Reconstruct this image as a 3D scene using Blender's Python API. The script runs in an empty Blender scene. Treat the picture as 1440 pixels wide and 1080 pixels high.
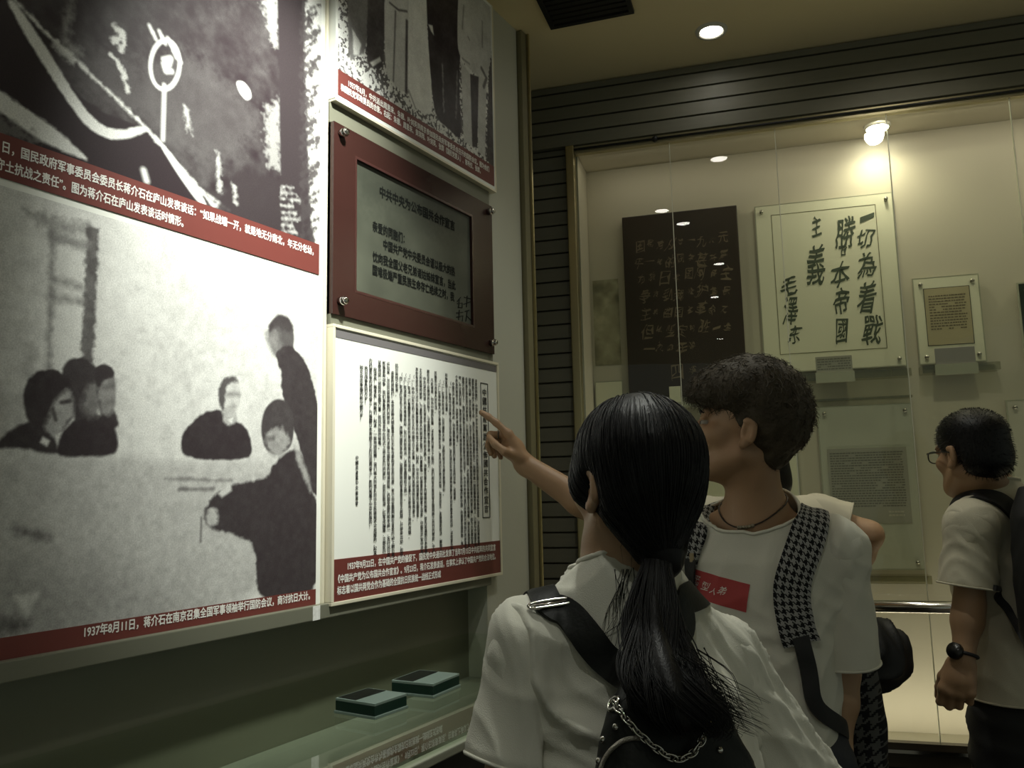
import bpy, bmesh, math, random
import numpy as np
from mathutils import Vector, Matrix
from mathutils.bvhtree import BVHTree

random.seed(7); RNG = np.random.default_rng(11)
S = bpy.context.scene
COL = S.collection

# ------------------------------------------------------------------ camera
F = 1150.0                                   # focal length in pixels of the 1440x1080 frame
_up = np.array([-190, 8600, F]); _up = _up / np.linalg.norm(_up)
_fw = np.array([685, -150, F]); _fw = _fw - _up * _fw.dot(_up); _fw = _fw / np.linalg.norm(_fw)
_rt = np.cross(_up, _fw)
M3 = np.array([_rt, _fw, _up])               # world = M3 @ (right, up, forward)
EYE = np.array([0, 0, 1.5])
cam = bpy.data.cameras.new('camera'); camo = bpy.data.objects.new('camera', cam); COL.objects.link(camo)
cam.sensor_width = 36; cam.lens = 36 * F / 1440; cam.clip_start = 0.02
R = Matrix(M3.tolist()) @ Matrix(((1, 0, 0), (0, 1, 0), (0, 0, -1)))
camo.matrix_world = Matrix.Translation(EYE.tolist()) @ R.to_4x4()
S.camera = camo

# ------------------------------------------------------------------ world, lamps, exposure
w = bpy.data.worlds.new('world'); S.world = w; w.use_nodes = True
w.node_tree.nodes['Background'].inputs[0].default_value = (0.85, 0.95, 0.80, 1)
w.node_tree.nodes['Background'].inputs[1].default_value = 0.18
S.view_settings.view_transform = 'Standard'; S.view_settings.look = 'None'
S.view_settings.gamma = 1; S.view_settings.use_curve_mapping = False
S.view_settings.exposure = 0.0
S.cycles.max_bounces = 8; S.cycles.transparent_max_bounces = 12; S.cycles.glossy_bounces = 4; S.cycles.diffuse_bounces = 4
S.cycles.sample_clamp_indirect = 4.0; S.cycles.caustics_reflective = False; S.cycles.caustics_refractive = False
S.cycles.use_denoising = True

def spot(name, loc, target, power, size_deg, blend, color, radius=0.04):
    l = bpy.data.lights.new(name, 'SPOT'); l.energy = power; l.spot_size = math.radians(size_deg); l.spot_blend = blend
    l.color = color; l.shadow_soft_size = radius
    o = bpy.data.objects.new(name, l); COL.objects.link(o); o.location = loc
    d = Vector(target) - Vector(loc); o.rotation_euler = d.to_track_quat('-Z', 'Y').to_euler()
    return o
WARM = (1.0, 0.93, 0.74); NEUT = (0.97, 1.0, 0.90)
CEIL = 2.99
# downlights: (x, y), target, watts, cone
LAMPS = [((-0.683, 2.506), (-0.75, 2.35, 0), 12, 75, WARM),
         ((-0.52, 1.90), (-0.62, 1.75, 0), 20, 110, NEUT),
         ((-0.50, 1.00), (-1.20, 1.17, 2.14), 300, 52, NEUT),
         ((-0.66, 1.22), (-0.54, 0.98, 1.35), 34, 50, NEUT),
         ((0.08, 2.14), (-0.22, 3.05, 1.95), 13, 85, WARM),
         ((-0.09, 0.15), (-0.35, 0.6, 0), 18, 110, NEUT),
         ((0.11, -0.80), (0.1, -0.7, 0), 14, 110, NEUT),
         ((0.60, -2.61), (0.6, -2.6, 0), 14, 110, NEUT)]
for (lx, ly), tg, pw, sz, colr in LAMPS:
    spot('downlight_beam', (lx, ly, CEIL - 0.016), tg, pw, sz, 1.0, colr)
# lamps inside the glass case (the fittings are built with the case below)
NB = np.array([0.26115825, -0.965296, 0]); UB = np.array([0.965296, 0.26115825, 0]); CB = -2.825
def onb(u, z, r=0.0):                        # point on the case wall: u along it, r behind the glass
    p = UB * u + NB * (CB - r); return (p[0], p[1], z)
CASE_LAMPS = [(0.53, 0.11, 5), (1.25, 0.11, 4)]
for u, r, pw in CASE_LAMPS:
    spot('case_beam', onb(u, 2.715, r), onb(u + 0.03, 1.4, 0.17), pw, 150, 0.9, (1.0, 0.93, 0.68), 0.03)
# unseen area lights added under the case top, behind the glass, for softer light
for u0, u1, pw in ((-0.45, 0.25, 0.35), (0.25, 2.2, 1.6)):
    al = bpy.data.lights.new('case_fill', 'AREA'); al.shape = 'RECTANGLE'; al.size = u1 - u0; al.size_y = 0.05; al.energy = pw; al.color = (1.0, 0.90, 0.74)
    ao = bpy.data.objects.new('case_fill', al); COL.objects.link(ao); ao.location = onb((u0 + u1) / 2, 2.728, 0.045)
    ao.rotation_euler = (math.radians(16), 0, math.atan2(UB[1], UB[0]))
al = bpy.data.lights.new('case_floor_fill', 'AREA'); al.shape = 'RECTANGLE'; al.size = 2.4; al.size_y = 0.04; al.energy = 3.2; al.color = (1.0, 0.90, 0.72)  # unseen area light added at the case floor to brighten the lower wall
ao = bpy.data.objects.new('case_floor_fill', al); COL.objects.link(ao); ao.location = onb(0.95, 0.712, 0.04); ao.rotation_euler = (math.radians(180 - 25), 0, math.atan2(UB[1], UB[0]))

# ------------------------------------------------------------------ helpers
def ray(px, py): return M3 @ np.array([px - 720, 540 - py, F]) / F
def at(px, py, d): return EYE + ray(px, py) * d
def on_a(px, py, x=-1.2):
    r = ray(px, py); return EYE + r * (x / r[0])
def on_b(px, py, r=0.0):
    q = ray(px, py); p = EYE + q * ((CB - r - NB.dot(EYE)) / NB.dot(q)); return float(UB.dot(p)), float(p[2])
def on_z(px, py, z):
    q = ray(px, py); return EYE + q * ((z - EYE[2]) / q[2])

MATS = {}
def mat(name, col, rough=0.6, metal=0.0, var=0.0, vscale=8.0, bump=0.0, bscale=200.0, spec=0.5, emit=None, estr=0.0, stretch=None, sheen=0.0, sss=0.0):
    if name in MATS: return MATS[name]
    m = bpy.data.materials.new(name); m.use_nodes = True; nt = m.node_tree; b = nt.nodes['Principled BSDF']
    b.inputs['Base Color'].default_value = (*col, 1); b.inputs['Roughness'].default_value = rough
    b.inputs['Metallic'].default_value = metal; b.inputs['Specular IOR Level'].default_value = spec
    if sheen: b.inputs['Sheen Weight'].default_value = sheen
    if sss:
        b.inputs['Subsurface Weight'].default_value = sss; b.inputs['Subsurface Radius'].default_value = (0.012, 0.005, 0.003); b.inputs['Subsurface Scale'].default_value = 0.6
    if emit: b.inputs['Emission Color'].default_value = (*emit, 1); b.inputs['Emission Strength'].default_value = estr
    tc = nt.nodes.new('ShaderNodeTexCoord'); src = tc.outputs['Object']
    if stretch:
        mp = nt.nodes.new('ShaderNodeMapping'); mp.inputs['Scale'].default_value = stretch
        nt.links.new(src, mp.inputs['Vector']); src = mp.outputs['Vector']
    if var:
        n = nt.nodes.new('ShaderNodeTexNoise'); n.inputs['Scale'].default_value = vscale; n.inputs['Detail'].default_value = 5
        nt.links.new(src, n.inputs['Vector'])
        mx = nt.nodes.new('ShaderNodeMix'); mx.data_type = 'RGBA'
        mx.inputs['A'].default_value = (*[c * (1 - var) for c in col], 1); mx.inputs['B'].default_value = (*[min(1, c * (1 + var)) for c in col], 1)
        nt.links.new(n.outputs['Fac'], mx.inputs['Factor']); nt.links.new(mx.outputs['Result'], b.inputs['Base Color'])
    if bump:
        n = nt.nodes.new('ShaderNodeTexNoise'); n.inputs['Scale'].default_value = bscale; n.inputs['Detail'].default_value = 3
        nt.links.new(src, n.inputs['Vector'])
        bp = nt.nodes.new('ShaderNodeBump'); bp.inputs['Strength'].default_value = bump; bp.inputs['Distance'].default_value = 0.002
        nt.links.new(n.outputs['Fac'], bp.inputs['Height']); nt.links.new(bp.outputs['Normal'], b.inputs['Normal'])
    MATS[name] = m; return m

def glass_mat(name, tint, boost=0.0, rough=0.0):
    if name in MATS: return MATS[name]
    m = bpy.data.materials.new(name); m.use_nodes = True; nt = m.node_tree; nt.nodes.clear()
    out = nt.nodes.new('ShaderNodeOutputMaterial'); tr = nt.nodes.new('ShaderNodeBsdfTransparent'); gl = nt.nodes.new('ShaderNodeBsdfGlossy')
    tr.inputs[0].default_value = (*tint, 1); gl.inputs['Roughness'].default_value = rough; gl.inputs['Color'].default_value = (1, 1, 1, 1)
    fr = nt.nodes.new('ShaderNodeFresnel'); fr.inputs['IOR'].default_value = 1.45 + boost; mx = nt.nodes.new('ShaderNodeMixShader')
    geo = nt.nodes.new('ShaderNodeNewGeometry'); inv = nt.nodes.new('ShaderNodeMath'); inv.operation = 'SUBTRACT'; inv.inputs[0].default_value = 1.0
    mul = nt.nodes.new('ShaderNodeMath'); mul.operation = 'MULTIPLY'; nt.links.new(geo.outputs['Backfacing'], inv.inputs[1]); nt.links.new(fr.outputs[0], mul.inputs[0]); nt.links.new(inv.outputs[0], mul.inputs[1])
    nt.links.new(mul.outputs[0], mx.inputs[0]); nt.links.new(tr.outputs[0], mx.inputs[1]); nt.links.new(gl.outputs[0], mx.inputs[2])
    nt.links.new(mx.outputs[0], out.inputs[0]); MATS[name] = m; return m

def paint_mat(name, rough=0.35, grain=0.0, gscale=300.0, spec=0.3):   # reads the printed picture from the mesh's colour attribute
    if name in MATS: return MATS[name]
    m = bpy.data.materials.new(name); m.use_nodes = True; nt = m.node_tree; b = nt.nodes['Principled BSDF']
    a = nt.nodes.new('ShaderNodeVertexColor'); a.layer_name = 'print'
    b.inputs['Roughness'].default_value = rough; b.inputs['Specular IOR Level'].default_value = spec
    if grain:
        tc = nt.nodes.new('ShaderNodeTexCoord'); n = nt.nodes.new('ShaderNodeTexNoise'); n.inputs['Scale'].default_value = gscale; n.inputs['Detail'].default_value = 4
        nt.links.new(tc.outputs['Object'], n.inputs['Vector'])
        mr = nt.nodes.new('ShaderNodeMapRange'); mr.inputs['From Min'].default_value = 0.3; mr.inputs['From Max'].default_value = 0.7
        mr.inputs['To Min'].default_value = 1 - grain; mr.inputs['To Max'].default_value = 1 + grain
        nt.links.new(n.outputs['Fac'], mr.inputs['Value'])
        mx = nt.nodes.new('ShaderNodeVectorMath'); mx.operation = 'SCALE'
        nt.links.new(a.outputs['Color'], mx.inputs[0]); nt.links.new(mr.outputs['Result'], mx.inputs['Scale']); nt.links.new(mx.outputs['Vector'], b.inputs['Base Color'])
    else: nt.links.new(a.outputs['Color'], b.inputs['Base Color'])
    MATS[name] = m; return m

def link(name, me, m=None, parent=None, smooth=False):
    o = bpy.data.objects.new(name, me); COL.objects.link(o)
    if m is not None: me.materials.append(m)
    if smooth:
        me.polygons.foreach_set('use_smooth', [True] * len(me.polygons))
    if parent is not None: o.parent = parent
    return o
def obj(name, bm, m=None, parent=None, smooth=False):
    me = bpy.data.meshes.new(name); bm.normal_update(); bm.to_mesh(me); bm.free(); return link(name, me, m, parent, smooth)
def pydata(name, v, f, m=None, parent=None, smooth=False):
    me = bpy.data.meshes.new(name); me.from_pydata([tuple(map(float, p)) for p in v], [], [tuple(map(int, q)) for q in f]); me.update()
    return link(name, me, m, parent, smooth)
def tag(o, label, cat, group=None, kind=None):
    if label: o['label'] = label
    if cat: o['category'] = cat
    if group: o['group'] = group
    if kind: o['kind'] = kind
    return o
def thing(name, label, cat, loc=(0, 0, 0), rz=0.0, group=None):
    o = bpy.data.objects.new(name, None); COL.objects.link(o); o.location = loc; o.rotation_euler = (0, 0, rz); o.empty_display_size = 0.1
    return tag(o, label, cat, group)
def struct(name, bm, m, label=None):
    o = obj(name, bm, m); o['kind'] = 'structure'
    if label: o['label'] = label
    return o
def box(bm, lo, hi, bevel=0.0, frame=None):
    lo = np.minimum(lo, hi); hi = np.maximum(lo, hi) if False else hi
    a = np.minimum(np.array(lo, float), np.array(hi, float)); b = np.maximum(np.array(lo, float), np.array(hi, float))
    return abox(bm, a, b, bevel, frame)
def abox(bm, a, b, bevel=0.0, frame=None):
    a = np.array(a, float); b = np.array(b, float); lo = np.minimum(a, b); hi = np.maximum(a, b)
    mtx = Matrix.Translation(((lo + hi) / 2).tolist()) @ Matrix.Diagonal((*(hi - lo).tolist(), 1))
    if frame is not None: mtx = frame @ mtx
    r = bmesh.ops.create_cube(bm, size=1.0, matrix=mtx)
    if bevel:
        es = list({e for v in r['verts'] for e in v.link_edges})
        bmesh.ops.bevel(bm, geom=es, offset=bevel, segments=2, affect='EDGES', profile=0.6)
    return bm
def cyl(bm, p, q, r1, r2=None, seg=16, caps=True):
    p = Vector(p); q = Vector(q); d = q - p
    mt = Matrix.Translation((p + q) / 2) @ d.to_track_quat('Z', 'Y').to_matrix().to_4x4()
    bmesh.ops.create_cone(bm, cap_ends=caps, cap_tris=False, segments=seg, radius1=r1, radius2=r1 if r2 is None else r2, depth=d.length, matrix=mt); return bm
def sph(bm, c, r, seg=12, scale=(1, 1, 1), rot=None):
    mt = Matrix.Translation(c) @ (rot.to_4x4() if rot is not None else Matrix()) @ Matrix.Diagonal((*scale, 1))
    bmesh.ops.create_uvsphere(bm, u_segments=seg, v_segments=max(6, seg // 2), radius=r, matrix=mt); return bm
def tube(pts, rad, seg=8, closed=False, caps=True):
    """sweep a circle along a polyline -> verts, faces"""
    P = [Vector(p) for p in pts]; n = len(P); rad = rad if hasattr(rad, '__len__') else [rad] * n
    V = []; Fc = []; nrm = None
    for i in range(n):
        t = (P[(i + 1) % n] - P[i - 1]) if closed else (P[min(i + 1, n - 1)] - P[max(i - 1, 0)])
        if t.length < 1e-9: t = Vector((0, 0, 1))
        t.normalize()
        if nrm is None: nrm = t.orthogonal().normalized()
        nrm = (nrm - t * nrm.dot(t)); nrm = nrm.normalized() if nrm.length > 1e-6 else t.orthogonal().normalized()
        bn = t.cross(nrm)
        for k in range(seg):
            a = 2 * math.pi * k / seg; V.append(P[i] + (nrm * math.cos(a) + bn * math.sin(a)) * rad[i])
    for i in range(n if closed else n - 1):
        for k in range(seg):
            a = i * seg + k; b = i * seg + (k + 1) % seg; c = ((i + 1) % n) * seg + (k + 1) % seg; d = ((i + 1) % n) * seg + k
            Fc.append((a, b, c, d))
    if not closed and caps: Fc.append(tuple(range(seg))[::-1]); Fc.append(tuple((n - 1) * seg + k for k in range(seg)))
    return V, Fc
def merge(parts):
    V = []; Fc = []
    for v, f in parts:
        o = len(V); V += list(v); Fc += [tuple(i + o for i in q) for q in f]
    return V, Fc
def smooth_path(pts, n=8):                    # Catmull-Rom
    P = [np.array(p, float) for p in pts]; out = []
    for i in range(len(P) - 1):
        p0 = P[max(i - 1, 0)]; p1 = P[i]; p2 = P[i + 1]; p3 = P[min(i + 2, len(P) - 1)]
        for k in range(n):
            t = k / n; out.append(0.5 * ((2 * p1) + (-p0 + p2) * t + (2 * p0 - 5 * p1 + 4 * p2 - p3) * t * t + (-p0 + 3 * p1 - 3 * p2 + p3) * t ** 3))
    out.append(P[-1]); return out

# lettering: flat meshes from the built-in font
def glyphs(body, bold=0.0, res=2, align='LEFT', line=1.0, shear=0.0):
    c = bpy.data.curves.new('lettering', 'FONT'); c.body = body; c.resolution_u = res; c.align_x = align; c.space_line = line; c.shear = shear
    o = bpy.data.objects.new('lettering', c); COL.objects.link(o)
    dg = bpy.context.evaluated_depsgraph_get(); me = bpy.data.meshes.new_from_object(o.evaluated_get(dg))
    n = len(me.vertices); co = np.empty(n * 3); me.vertices.foreach_get('co', co); co = co.reshape(-1, 3)
    fs = [tuple(p.vertices) for p in me.polygons]
    bpy.data.objects.remove(o); bpy.data.curves.remove(c); bpy.data.meshes.remove(me)
    if bold > 0 and n:                            # heavier strokes: the same outline again, a hair to the side
        cs = [co + np.array([dx * bold, dy * bold, k]) for k, (dx, dy) in enumerate(((-1, 0), (1, 0), (0, .8), (0, -.8)))]
        fs = [tuple(v + k * n for v in f) for k in range(4) for f in fs]; co = np.concatenate(cs)
    return co, fs
def place_text(body, org, right, upv, width=None, height=None, bold=0.0, shear=0.0, res=2, rot=0.0, warp=0.0, centre=False):
    """stretch one line (or column) of lettering to a box whose lower-left corner is org"""
    co, fs = glyphs(body, bold, res, shear=shear)
    if len(co) == 0: return [], []
    lo = co.min(0); hi = co.max(0); co = co - lo; lift = co[:, 2] * 0.00012; nrm_ = np.cross(right, upv)
    sz = hi - lo; sx = width / sz[0] if width else None; sy = height / sz[1] if height else None
    sx = sx or sy; sy = sy or sx
    x = co[:, 0] * sx; y = co[:, 1] * sy
    if warp:
        ph = RNG.uniform(0, 6, 6); k = 9.0 / max(sz[0] * sx, sz[1] * sy)
        x = x + warp * np.sin(k * y + ph[0]) + 0.5 * warp * np.sin(2.3 * k * y + ph[1] + k * x); y = y + warp * np.sin(k * x + ph[2]) + 0.5 * warp * np.sin(2.1 * k * x + ph[3] + k * y)
    if centre: x = x - sz[0] * sx / 2; y = y - sz[1] * sy / 2
    if rot: x, y = x * math.cos(rot) - y * math.sin(rot), x * math.sin(rot) + y * math.cos(rot)
    V = np.array(org)[None] + x[:, None] * np.array(right)[None] + y[:, None] * np.array(upv)[None] + lift[:, None] * nrm_[None]
    return V.tolist(), fs

# printed pictures: a fine grid whose colour attribute is rasterised from outlines
class Print:
    def __init__(s, w, h, step, bg):
        s.nx = int(w / step) + 1; s.ny = int(h / step) + 1; s.w = w; s.h = h
        xs = np.linspace(0, w, s.nx); ys = np.linspace(0, h, s.ny); s.X, s.Y = np.meshgrid(xs, ys)
        s.A = np.ones((s.ny, s.nx)) * bg; s.step = step
    def noise(s, cell, amp, octaves=3, seed=0):
        r = np.random.default_rng(seed); N = np.zeros_like(s.A)
        for o in range(octaves):
            c = cell / 2 ** o; gx = int(s.w / c) + 3; gy = int(s.h / c) + 3; g = r.uniform(-1, 1, (gy, gx))
            fx = s.X / c; fy = s.Y / c; ix = fx.astype(int); iy = fy.astype(int); tx = fx - ix; ty = fy - iy
            tx = tx * tx * (3 - 2 * tx); ty = ty * ty * (3 - 2 * ty)
            N += (g[iy, ix] * (1 - tx) * (1 - ty) + g[iy, ix + 1] * tx * (1 - ty) + g[iy + 1, ix] * (1 - tx) * ty + g[iy + 1, ix + 1] * tx * ty) / 2 ** o
        return N * amp
    def dist(s, pts, closed=True):
        P = np.array(pts, float); D = np.full(s.A.shape, 1e9); ins = np.zeros(s.A.shape, bool); n = len(P)
        for i in range(n if closed else n - 1):
            a = P[i]; b = P[(i + 1) % n]; e = b - a; L = e.dot(e) + 1e-12
            t = np.clip(((s.X - a[0]) * e[0] + (s.Y - a[1]) * e[1]) / L, 0, 1)
            D = np.minimum(D, np.hypot(s.X - a[0] - t * e[0], s.Y - a[1] - t * e[1]))
            if closed and a[1] != b[1]:
                c = (a[1] > s.Y) != (b[1] > s.Y); xi = a[0] + (s.Y - a[1]) / (b[1] - a[1]) * e[0]; ins ^= c & (s.X < xi)
        return np.where(ins, -D, D) if closed else D
    def fill(s, pts, tone, soft=0.004, mix=1.0, rough=0.0, seed=3):
        q = np.array(pts, float)
        for it in range(2 if len(q) > 4 else 0):             # round the corners of the outline
            nx_ = np.roll(q, -1, 0); q = np.stack([q * .78 + nx_ * .22, q * .22 + nx_ * .78], 1).reshape(-1, 2)
        d = s.dist(q); soft = soft * 0.7
        if rough: d = d + s.noise(0.008, rough * 0.45, 3, seed)
        k = np.clip(0.5 - d / (2 * soft), 0, 1) * mix; s.A = s.A * (1 - k) + tone * k
    def line(s, pts, width, tone, soft=0.002, mix=1.0, rough=0.0):
        d = s.dist(pts, False) - width / 2
        if rough: d = d + s.noise(0.008, rough * 0.6, 3, 5)
        k = np.clip(0.5 - d / (2 * soft), 0, 1) * mix; s.A = s.A * (1 - k) + tone * k
    def mesh(s, name, org, right, upv, m, parent=None, dark=(0.026, 0.017, 0.021), light=(0.90, 0.90, 0.87)):
        A = np.clip(s.A, 0, 1); org = np.array(org, float)
        V = org + s.X[..., None] * np.array(right) + s.Y[..., None] * np.array(upv)
        idx = np.arange(s.nx * s.ny).reshape(s.ny, s.nx)
        Fq = np.stack([idx[:-1, :-1], idx[:-1, 1:], idx[1:, 1:], idx[1:, :-1]], -1).reshape(-1, 4)
        me = bpy.data.meshes.new(name); me.from_pydata(V.reshape(-1, 3).tolist(), [], Fq.tolist())
        col = np.ones((s.nx * s.ny, 4)); a = A.reshape(-1, 1) ** 1.6; col[:, :3] = np.array(dark) * (1 - a) + np.array(light) * a
        at_ = me.color_attributes.new('print', 'FLOAT_COLOR', 'POINT'); at_.data.foreach_set('color', col.reshape(-1)); me.update()
        return link(name, me, m, parent)
# ------------------------------------------------------------------ the room
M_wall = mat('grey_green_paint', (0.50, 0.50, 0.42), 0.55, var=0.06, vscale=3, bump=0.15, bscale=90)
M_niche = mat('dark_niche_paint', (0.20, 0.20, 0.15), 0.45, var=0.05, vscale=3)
M_ceil = mat('cream_ceiling_paint', (0.76, 0.65, 0.40), 0.8, var=0.04, vscale=2)
M_slat = mat('dark_grey_board', (0.16, 0.155, 0.115), 0.5, var=0.12, vscale=5, stretch=(1, 1, 12))
M_floor = mat('dark_stone_floor', (0.12, 0.10, 0.08), 0.3, var=0.2, vscale=3)
M_gold = mat('brass_edge_metal', (0.62, 0.55, 0.34), 0.3, 1.0)
M_alu = mat('champagne_aluminium', (0.78, 0.73, 0.58), 0.38, 0.15, var=0.03)
M_black = mat('black_paint', (0.008, 0.008, 0.007), 0.5)
M_chrome = mat('polished_steel', (0.62, 0.60, 0.56), 0.12, 1.0)
M_white = mat('white_plaster', (0.6, 0.58, 0.5), 0.7)

bm = bmesh.new(); abox(bm, (-1.9, -4.2, -0.06), (3.2, 4.6, 0)); struct('floor', bm, M_floor)
bm = bmesh.new(); abox(bm, (-1.9, -4.2, CEIL), (3.2, 4.6, CEIL + 0.06)); struct('ceiling', bm, M_ceil)
# left wall: the backing behind the panels, the recess above the display table, the pier at its end
NY = 1.925
bm = bmesh.new()
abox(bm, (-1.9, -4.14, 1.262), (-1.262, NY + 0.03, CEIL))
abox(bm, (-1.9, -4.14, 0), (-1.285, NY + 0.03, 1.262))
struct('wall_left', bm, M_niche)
bm = bmesh.new(); abox(bm, (-1.9, NY, 0), (-1.222, 2.158, CEIL)); struct('trim_1', bm, M_wall, 'grey green pier at the right end of the panels')
bm = bmesh.new(); abox(bm, (-1.9, 2.163, 0), (-1.206, 2.196, CEIL), 0.002); struct('trim_2', bm, mat('olive_paint', (0.20, 0.18, 0.10), 0.5), 'olive trim strip beside the pier')
bm = bmesh.new(); abox(bm, (-1.24, 2.197, 0), (-1.198, 2.2045, CEIL)); struct('trim_3', bm, M_gold, 'thin brass edge on the pier corner')
bm = bmesh.new(); abox(bm, (-1.285, -4.0, 1.255), (-1.207, NY, 1.284), 0.002); struct('trim_4', bm, mat('rail_paint', (0.16, 0.16, 0.12), 0.5), 'narrow grey rail under the panels')
# case wall: frame whose local x runs along the wall, y goes behind it
FB = Matrix(((UB[0], -NB[0], 0, NB[0] * CB), (UB[1], -NB[1], 0, NB[1] * CB), (0, 0, 1, 0), (0, 0, 0, 1)))
UL, UR, ZB, ZT, DEP = -0.512, 2.3, 0.735, 2.722, 0.215
bm = bmesh.new()
def slats(z0, z1, u0, u1, r0=0.0):
    z = z0
    while z < z1 - 0.01:
        h = min(0.0455, z1 - z - 0.004)
        abox(bm, (u0, r0, z), (u1, r0 + 0.02, z + h), frame=FB); z += 0.0525
    abox(bm, (u0, r0 + 0.018, z0), (u1, r0 + 0.03, z1), frame=FB)
slats(0.0, ZT + 0.03, -1.15, UL - 0.033)
slats(ZT + 0.032, CEIL, -1.15, UR, -0.02)
slats(0.0, 0.62, UL - 0.033, UR)
abox(bm, (-1.2, DEP + 0.02, 0), (UR, DEP + 0.1, CEIL), frame=FB)
struct('wall_back', bm, M_slat)

# ceiling hatch and downlights
c4 = [on_z(770, 0, CEIL), on_z(788, 35, CEIL), on_z(903, 12, CEIL)]
hatch = thing('ceiling_vent', 'square black vent set in the ceiling at the top of the picture', 'vent', (-0.955, 2.10, CEIL), 0.226)
bm = bmesh.new()
for a, b in (((-.135, -.135), (.135, -.12)), ((-.135, .12), (.135, .135)), ((-.135, -.12), (-.12, .12)), ((.12, -.12), (.135, .12))): abox(bm, (*a, -0.012), (*b, 0.0))
obj('vent_frame', bm, M_black, hatch)
bm = bmesh.new()
for k in range(9): abox(bm, (-.12, -.118 + k * .0265, -0.009), (.12, -.100 + k * .0265, -0.003))
obj('grille', bm, M_black, hatch)
M_lamp = mat('lamp_lens', (1, 1, 1), 0.3, emit=(1.0, 0.96, 0.86), estr=25)
LAMP_TXT = ['bright round recessed downlight in the ceiling above the dark slatted wall'] + [None] * 9
for i, ((lx, ly), *_r) in enumerate(LAMPS):
    t = thing('downlight', LAMP_TXT[i] or 'round recessed downlight in the cream ceiling outside the top of the picture', 'ceiling light', (lx, ly, CEIL), 0, 'ceiling downlights' if i else None)
    V = []; Fc = []; n = 32; prof = [(0.036, -0.004), (0.040, -0.008), (0.050, -0.006), (0.052, 0.0)]
    for k in range(n):
        a = 2 * math.pi * k / n
        for r_, z_ in prof: V.append((r_ * math.cos(a), r_ * math.sin(a), z_))
    m_ = len(prof)
    for k in range(n):
        for j in range(m_ - 1): Fc.append((k * m_ + j, k * m_ + j + 1, ((k + 1) % n) * m_ + j + 1, ((k + 1) % n) * m_ + j))
    pydata('rim', V, Fc, M_white, t, True)
    bm = bmesh.new(); cyl(bm, (0, 0, -0.003), (0, 0, -0.0001), 0.0365, seg=32); obj('lens', bm, M_lamp, t)

# ------------------------------------------------------------------ panels on the left wall
RY = (0, 1, 0); UZ = (0, 0, 1)
M_board = mat('white_board', (0.86, 0.87, 0.82), 0.4)
M_red = mat('caption_red', (0.150, 0.036, 0.030), 0.4, var=0.04)
M_ink = mat('white_lettering', (0.86, 0.84, 0.80), 0.5)
M_blackink = mat('black_lettering', (0.02, 0.02, 0.022), 0.5)
M_photo = paint_mat('photo_print', 0.4, 0.16, 420)

XL = -1.222          # face of the large left panel
def yz(px, py, x): p = on_a(px, py, x); return p[1], p[2]
def to_local(pts, y0, z0, x): return [(yz(px, py, x)[0] - y0, yz(px, py, x)[1] - z0) for px, py in pts]

panelA = thing('exhibition_panel', 'tall white panel of two large black and white photographs on the left', 'panel', (0, 0, 0))
yR = yz(446, 700, XL)[0]; zBot = yz(446, 853, XL)[1] + 0.004; Y0 = 0.42; yP = yz(452, 400, XL)[0] - 0.004; yW = yR + 0.012
bm = bmesh.new(); abox(bm, (-1.262, Y0, zBot), (XL - 0.0012, yW, 2.96)); obj('board', bm, M_board, panelA)
bm = bmesh.new(); abox(bm, (-1.262, Y0, zBot - 0.012), (XL + 0.004, yW + 0.008, zBot), 0.002); abox(bm, (-1.262, yW, zBot), (XL + 0.004, yW + 0.008, 2.97), 0.002)
obj('frame', bm, M_alu, panelA)
# upper photo with caption strip
zS1 = yz(452, 345, XL)[1]; zS0 = yz(452, 387.5, XL)[1]; zP2 = zS0 - 0.03; zC1 = yz(400, 812, XL)[1]; zC0 = zBot + 0.001
zC1 = yz(445, 828, XL)[1]
zPtop = yz(140, 320, XL)[1]
def strip(name, y0, y1, z0, z1, x, m, parent, t=0.0006):
    bm = bmesh.new(); abox(bm, (x - 0.001, y0, z0), (x + t, y1, z1)); return obj(name, bm, m, parent)
yPr = yP - 0.004
strip('caption_band', Y0 + .01, yPr, zS0, zS1, XL, M_red, panelA)
strip('caption_band', Y0 + .01, yR - 0.002, zC0, zC1, XL, M_red, panelA)
def textA(lines, x, m, parent, name='caption_text', bold=0.018, res=2):
    parts = []
    for body, p0, p1, h in lines:
        a = yz(*p0, x); b = yz(*p1, x); parts.append(place_text(body, (x, a[0], a[1]), RY, UZ, width=b[0] - a[0], height=h, bold=bold, res=res))
    V, Fc = merge(parts); return pydata(name, V, Fc, m, parent)
TX = XL + 0.0010
h1 = 0.0195
zl1 = yz(2, 211, XL)[1]; zl2 = yz(2, 239, XL)[1]
def row(body, px0, px1, pyref, z, x, h):          # one caption row given by its left and right pixel columns
    ya = on_z_a(px0, z, x); yb = on_z_a(px1, z, x); return place_text(body, (x, ya, z), RY, UZ, width=yb - ya, height=h, bold=0.03)
def on_z_a(px, z, x):                              # y on plane x at height z seen in pixel column px
    lo, hi = -500.0, 1600.0
    for _ in range(50):
        mid = (lo + hi) / 2
        p = on_a(px, mid, x)
        if p[2] > z: lo = mid
        else: hi = mid
    return on_a(px, mid, x)[1]
V, Fc = merge([row('日，国民政府军事委员会委员长蒋介石在庐山发表谈话：“如果战端一开，就是地无分南北，年无分老幼，', 3, 441, 0, zl1 - 0.004, TX, h1),
               row('无论何人，皆有守土抗战之责任”。图为蒋介石在庐山发表谈话时情形。', -110, 258, 0, zl2 - 0.002, TX, h1)])
pydata('caption_text', V, Fc, M_ink, panelA)
zl3 = zC0 + (zC1 - zC0) * 0.36
V, Fc = merge([row('1937年8月11日，蒋介石在南京召集全国军事领袖举行国防会议，商讨抗日大计。', 118, 436, 0, zl3, TX, 0.0185)])
pydata('caption_text', V, Fc, M_ink, panelA)

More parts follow.
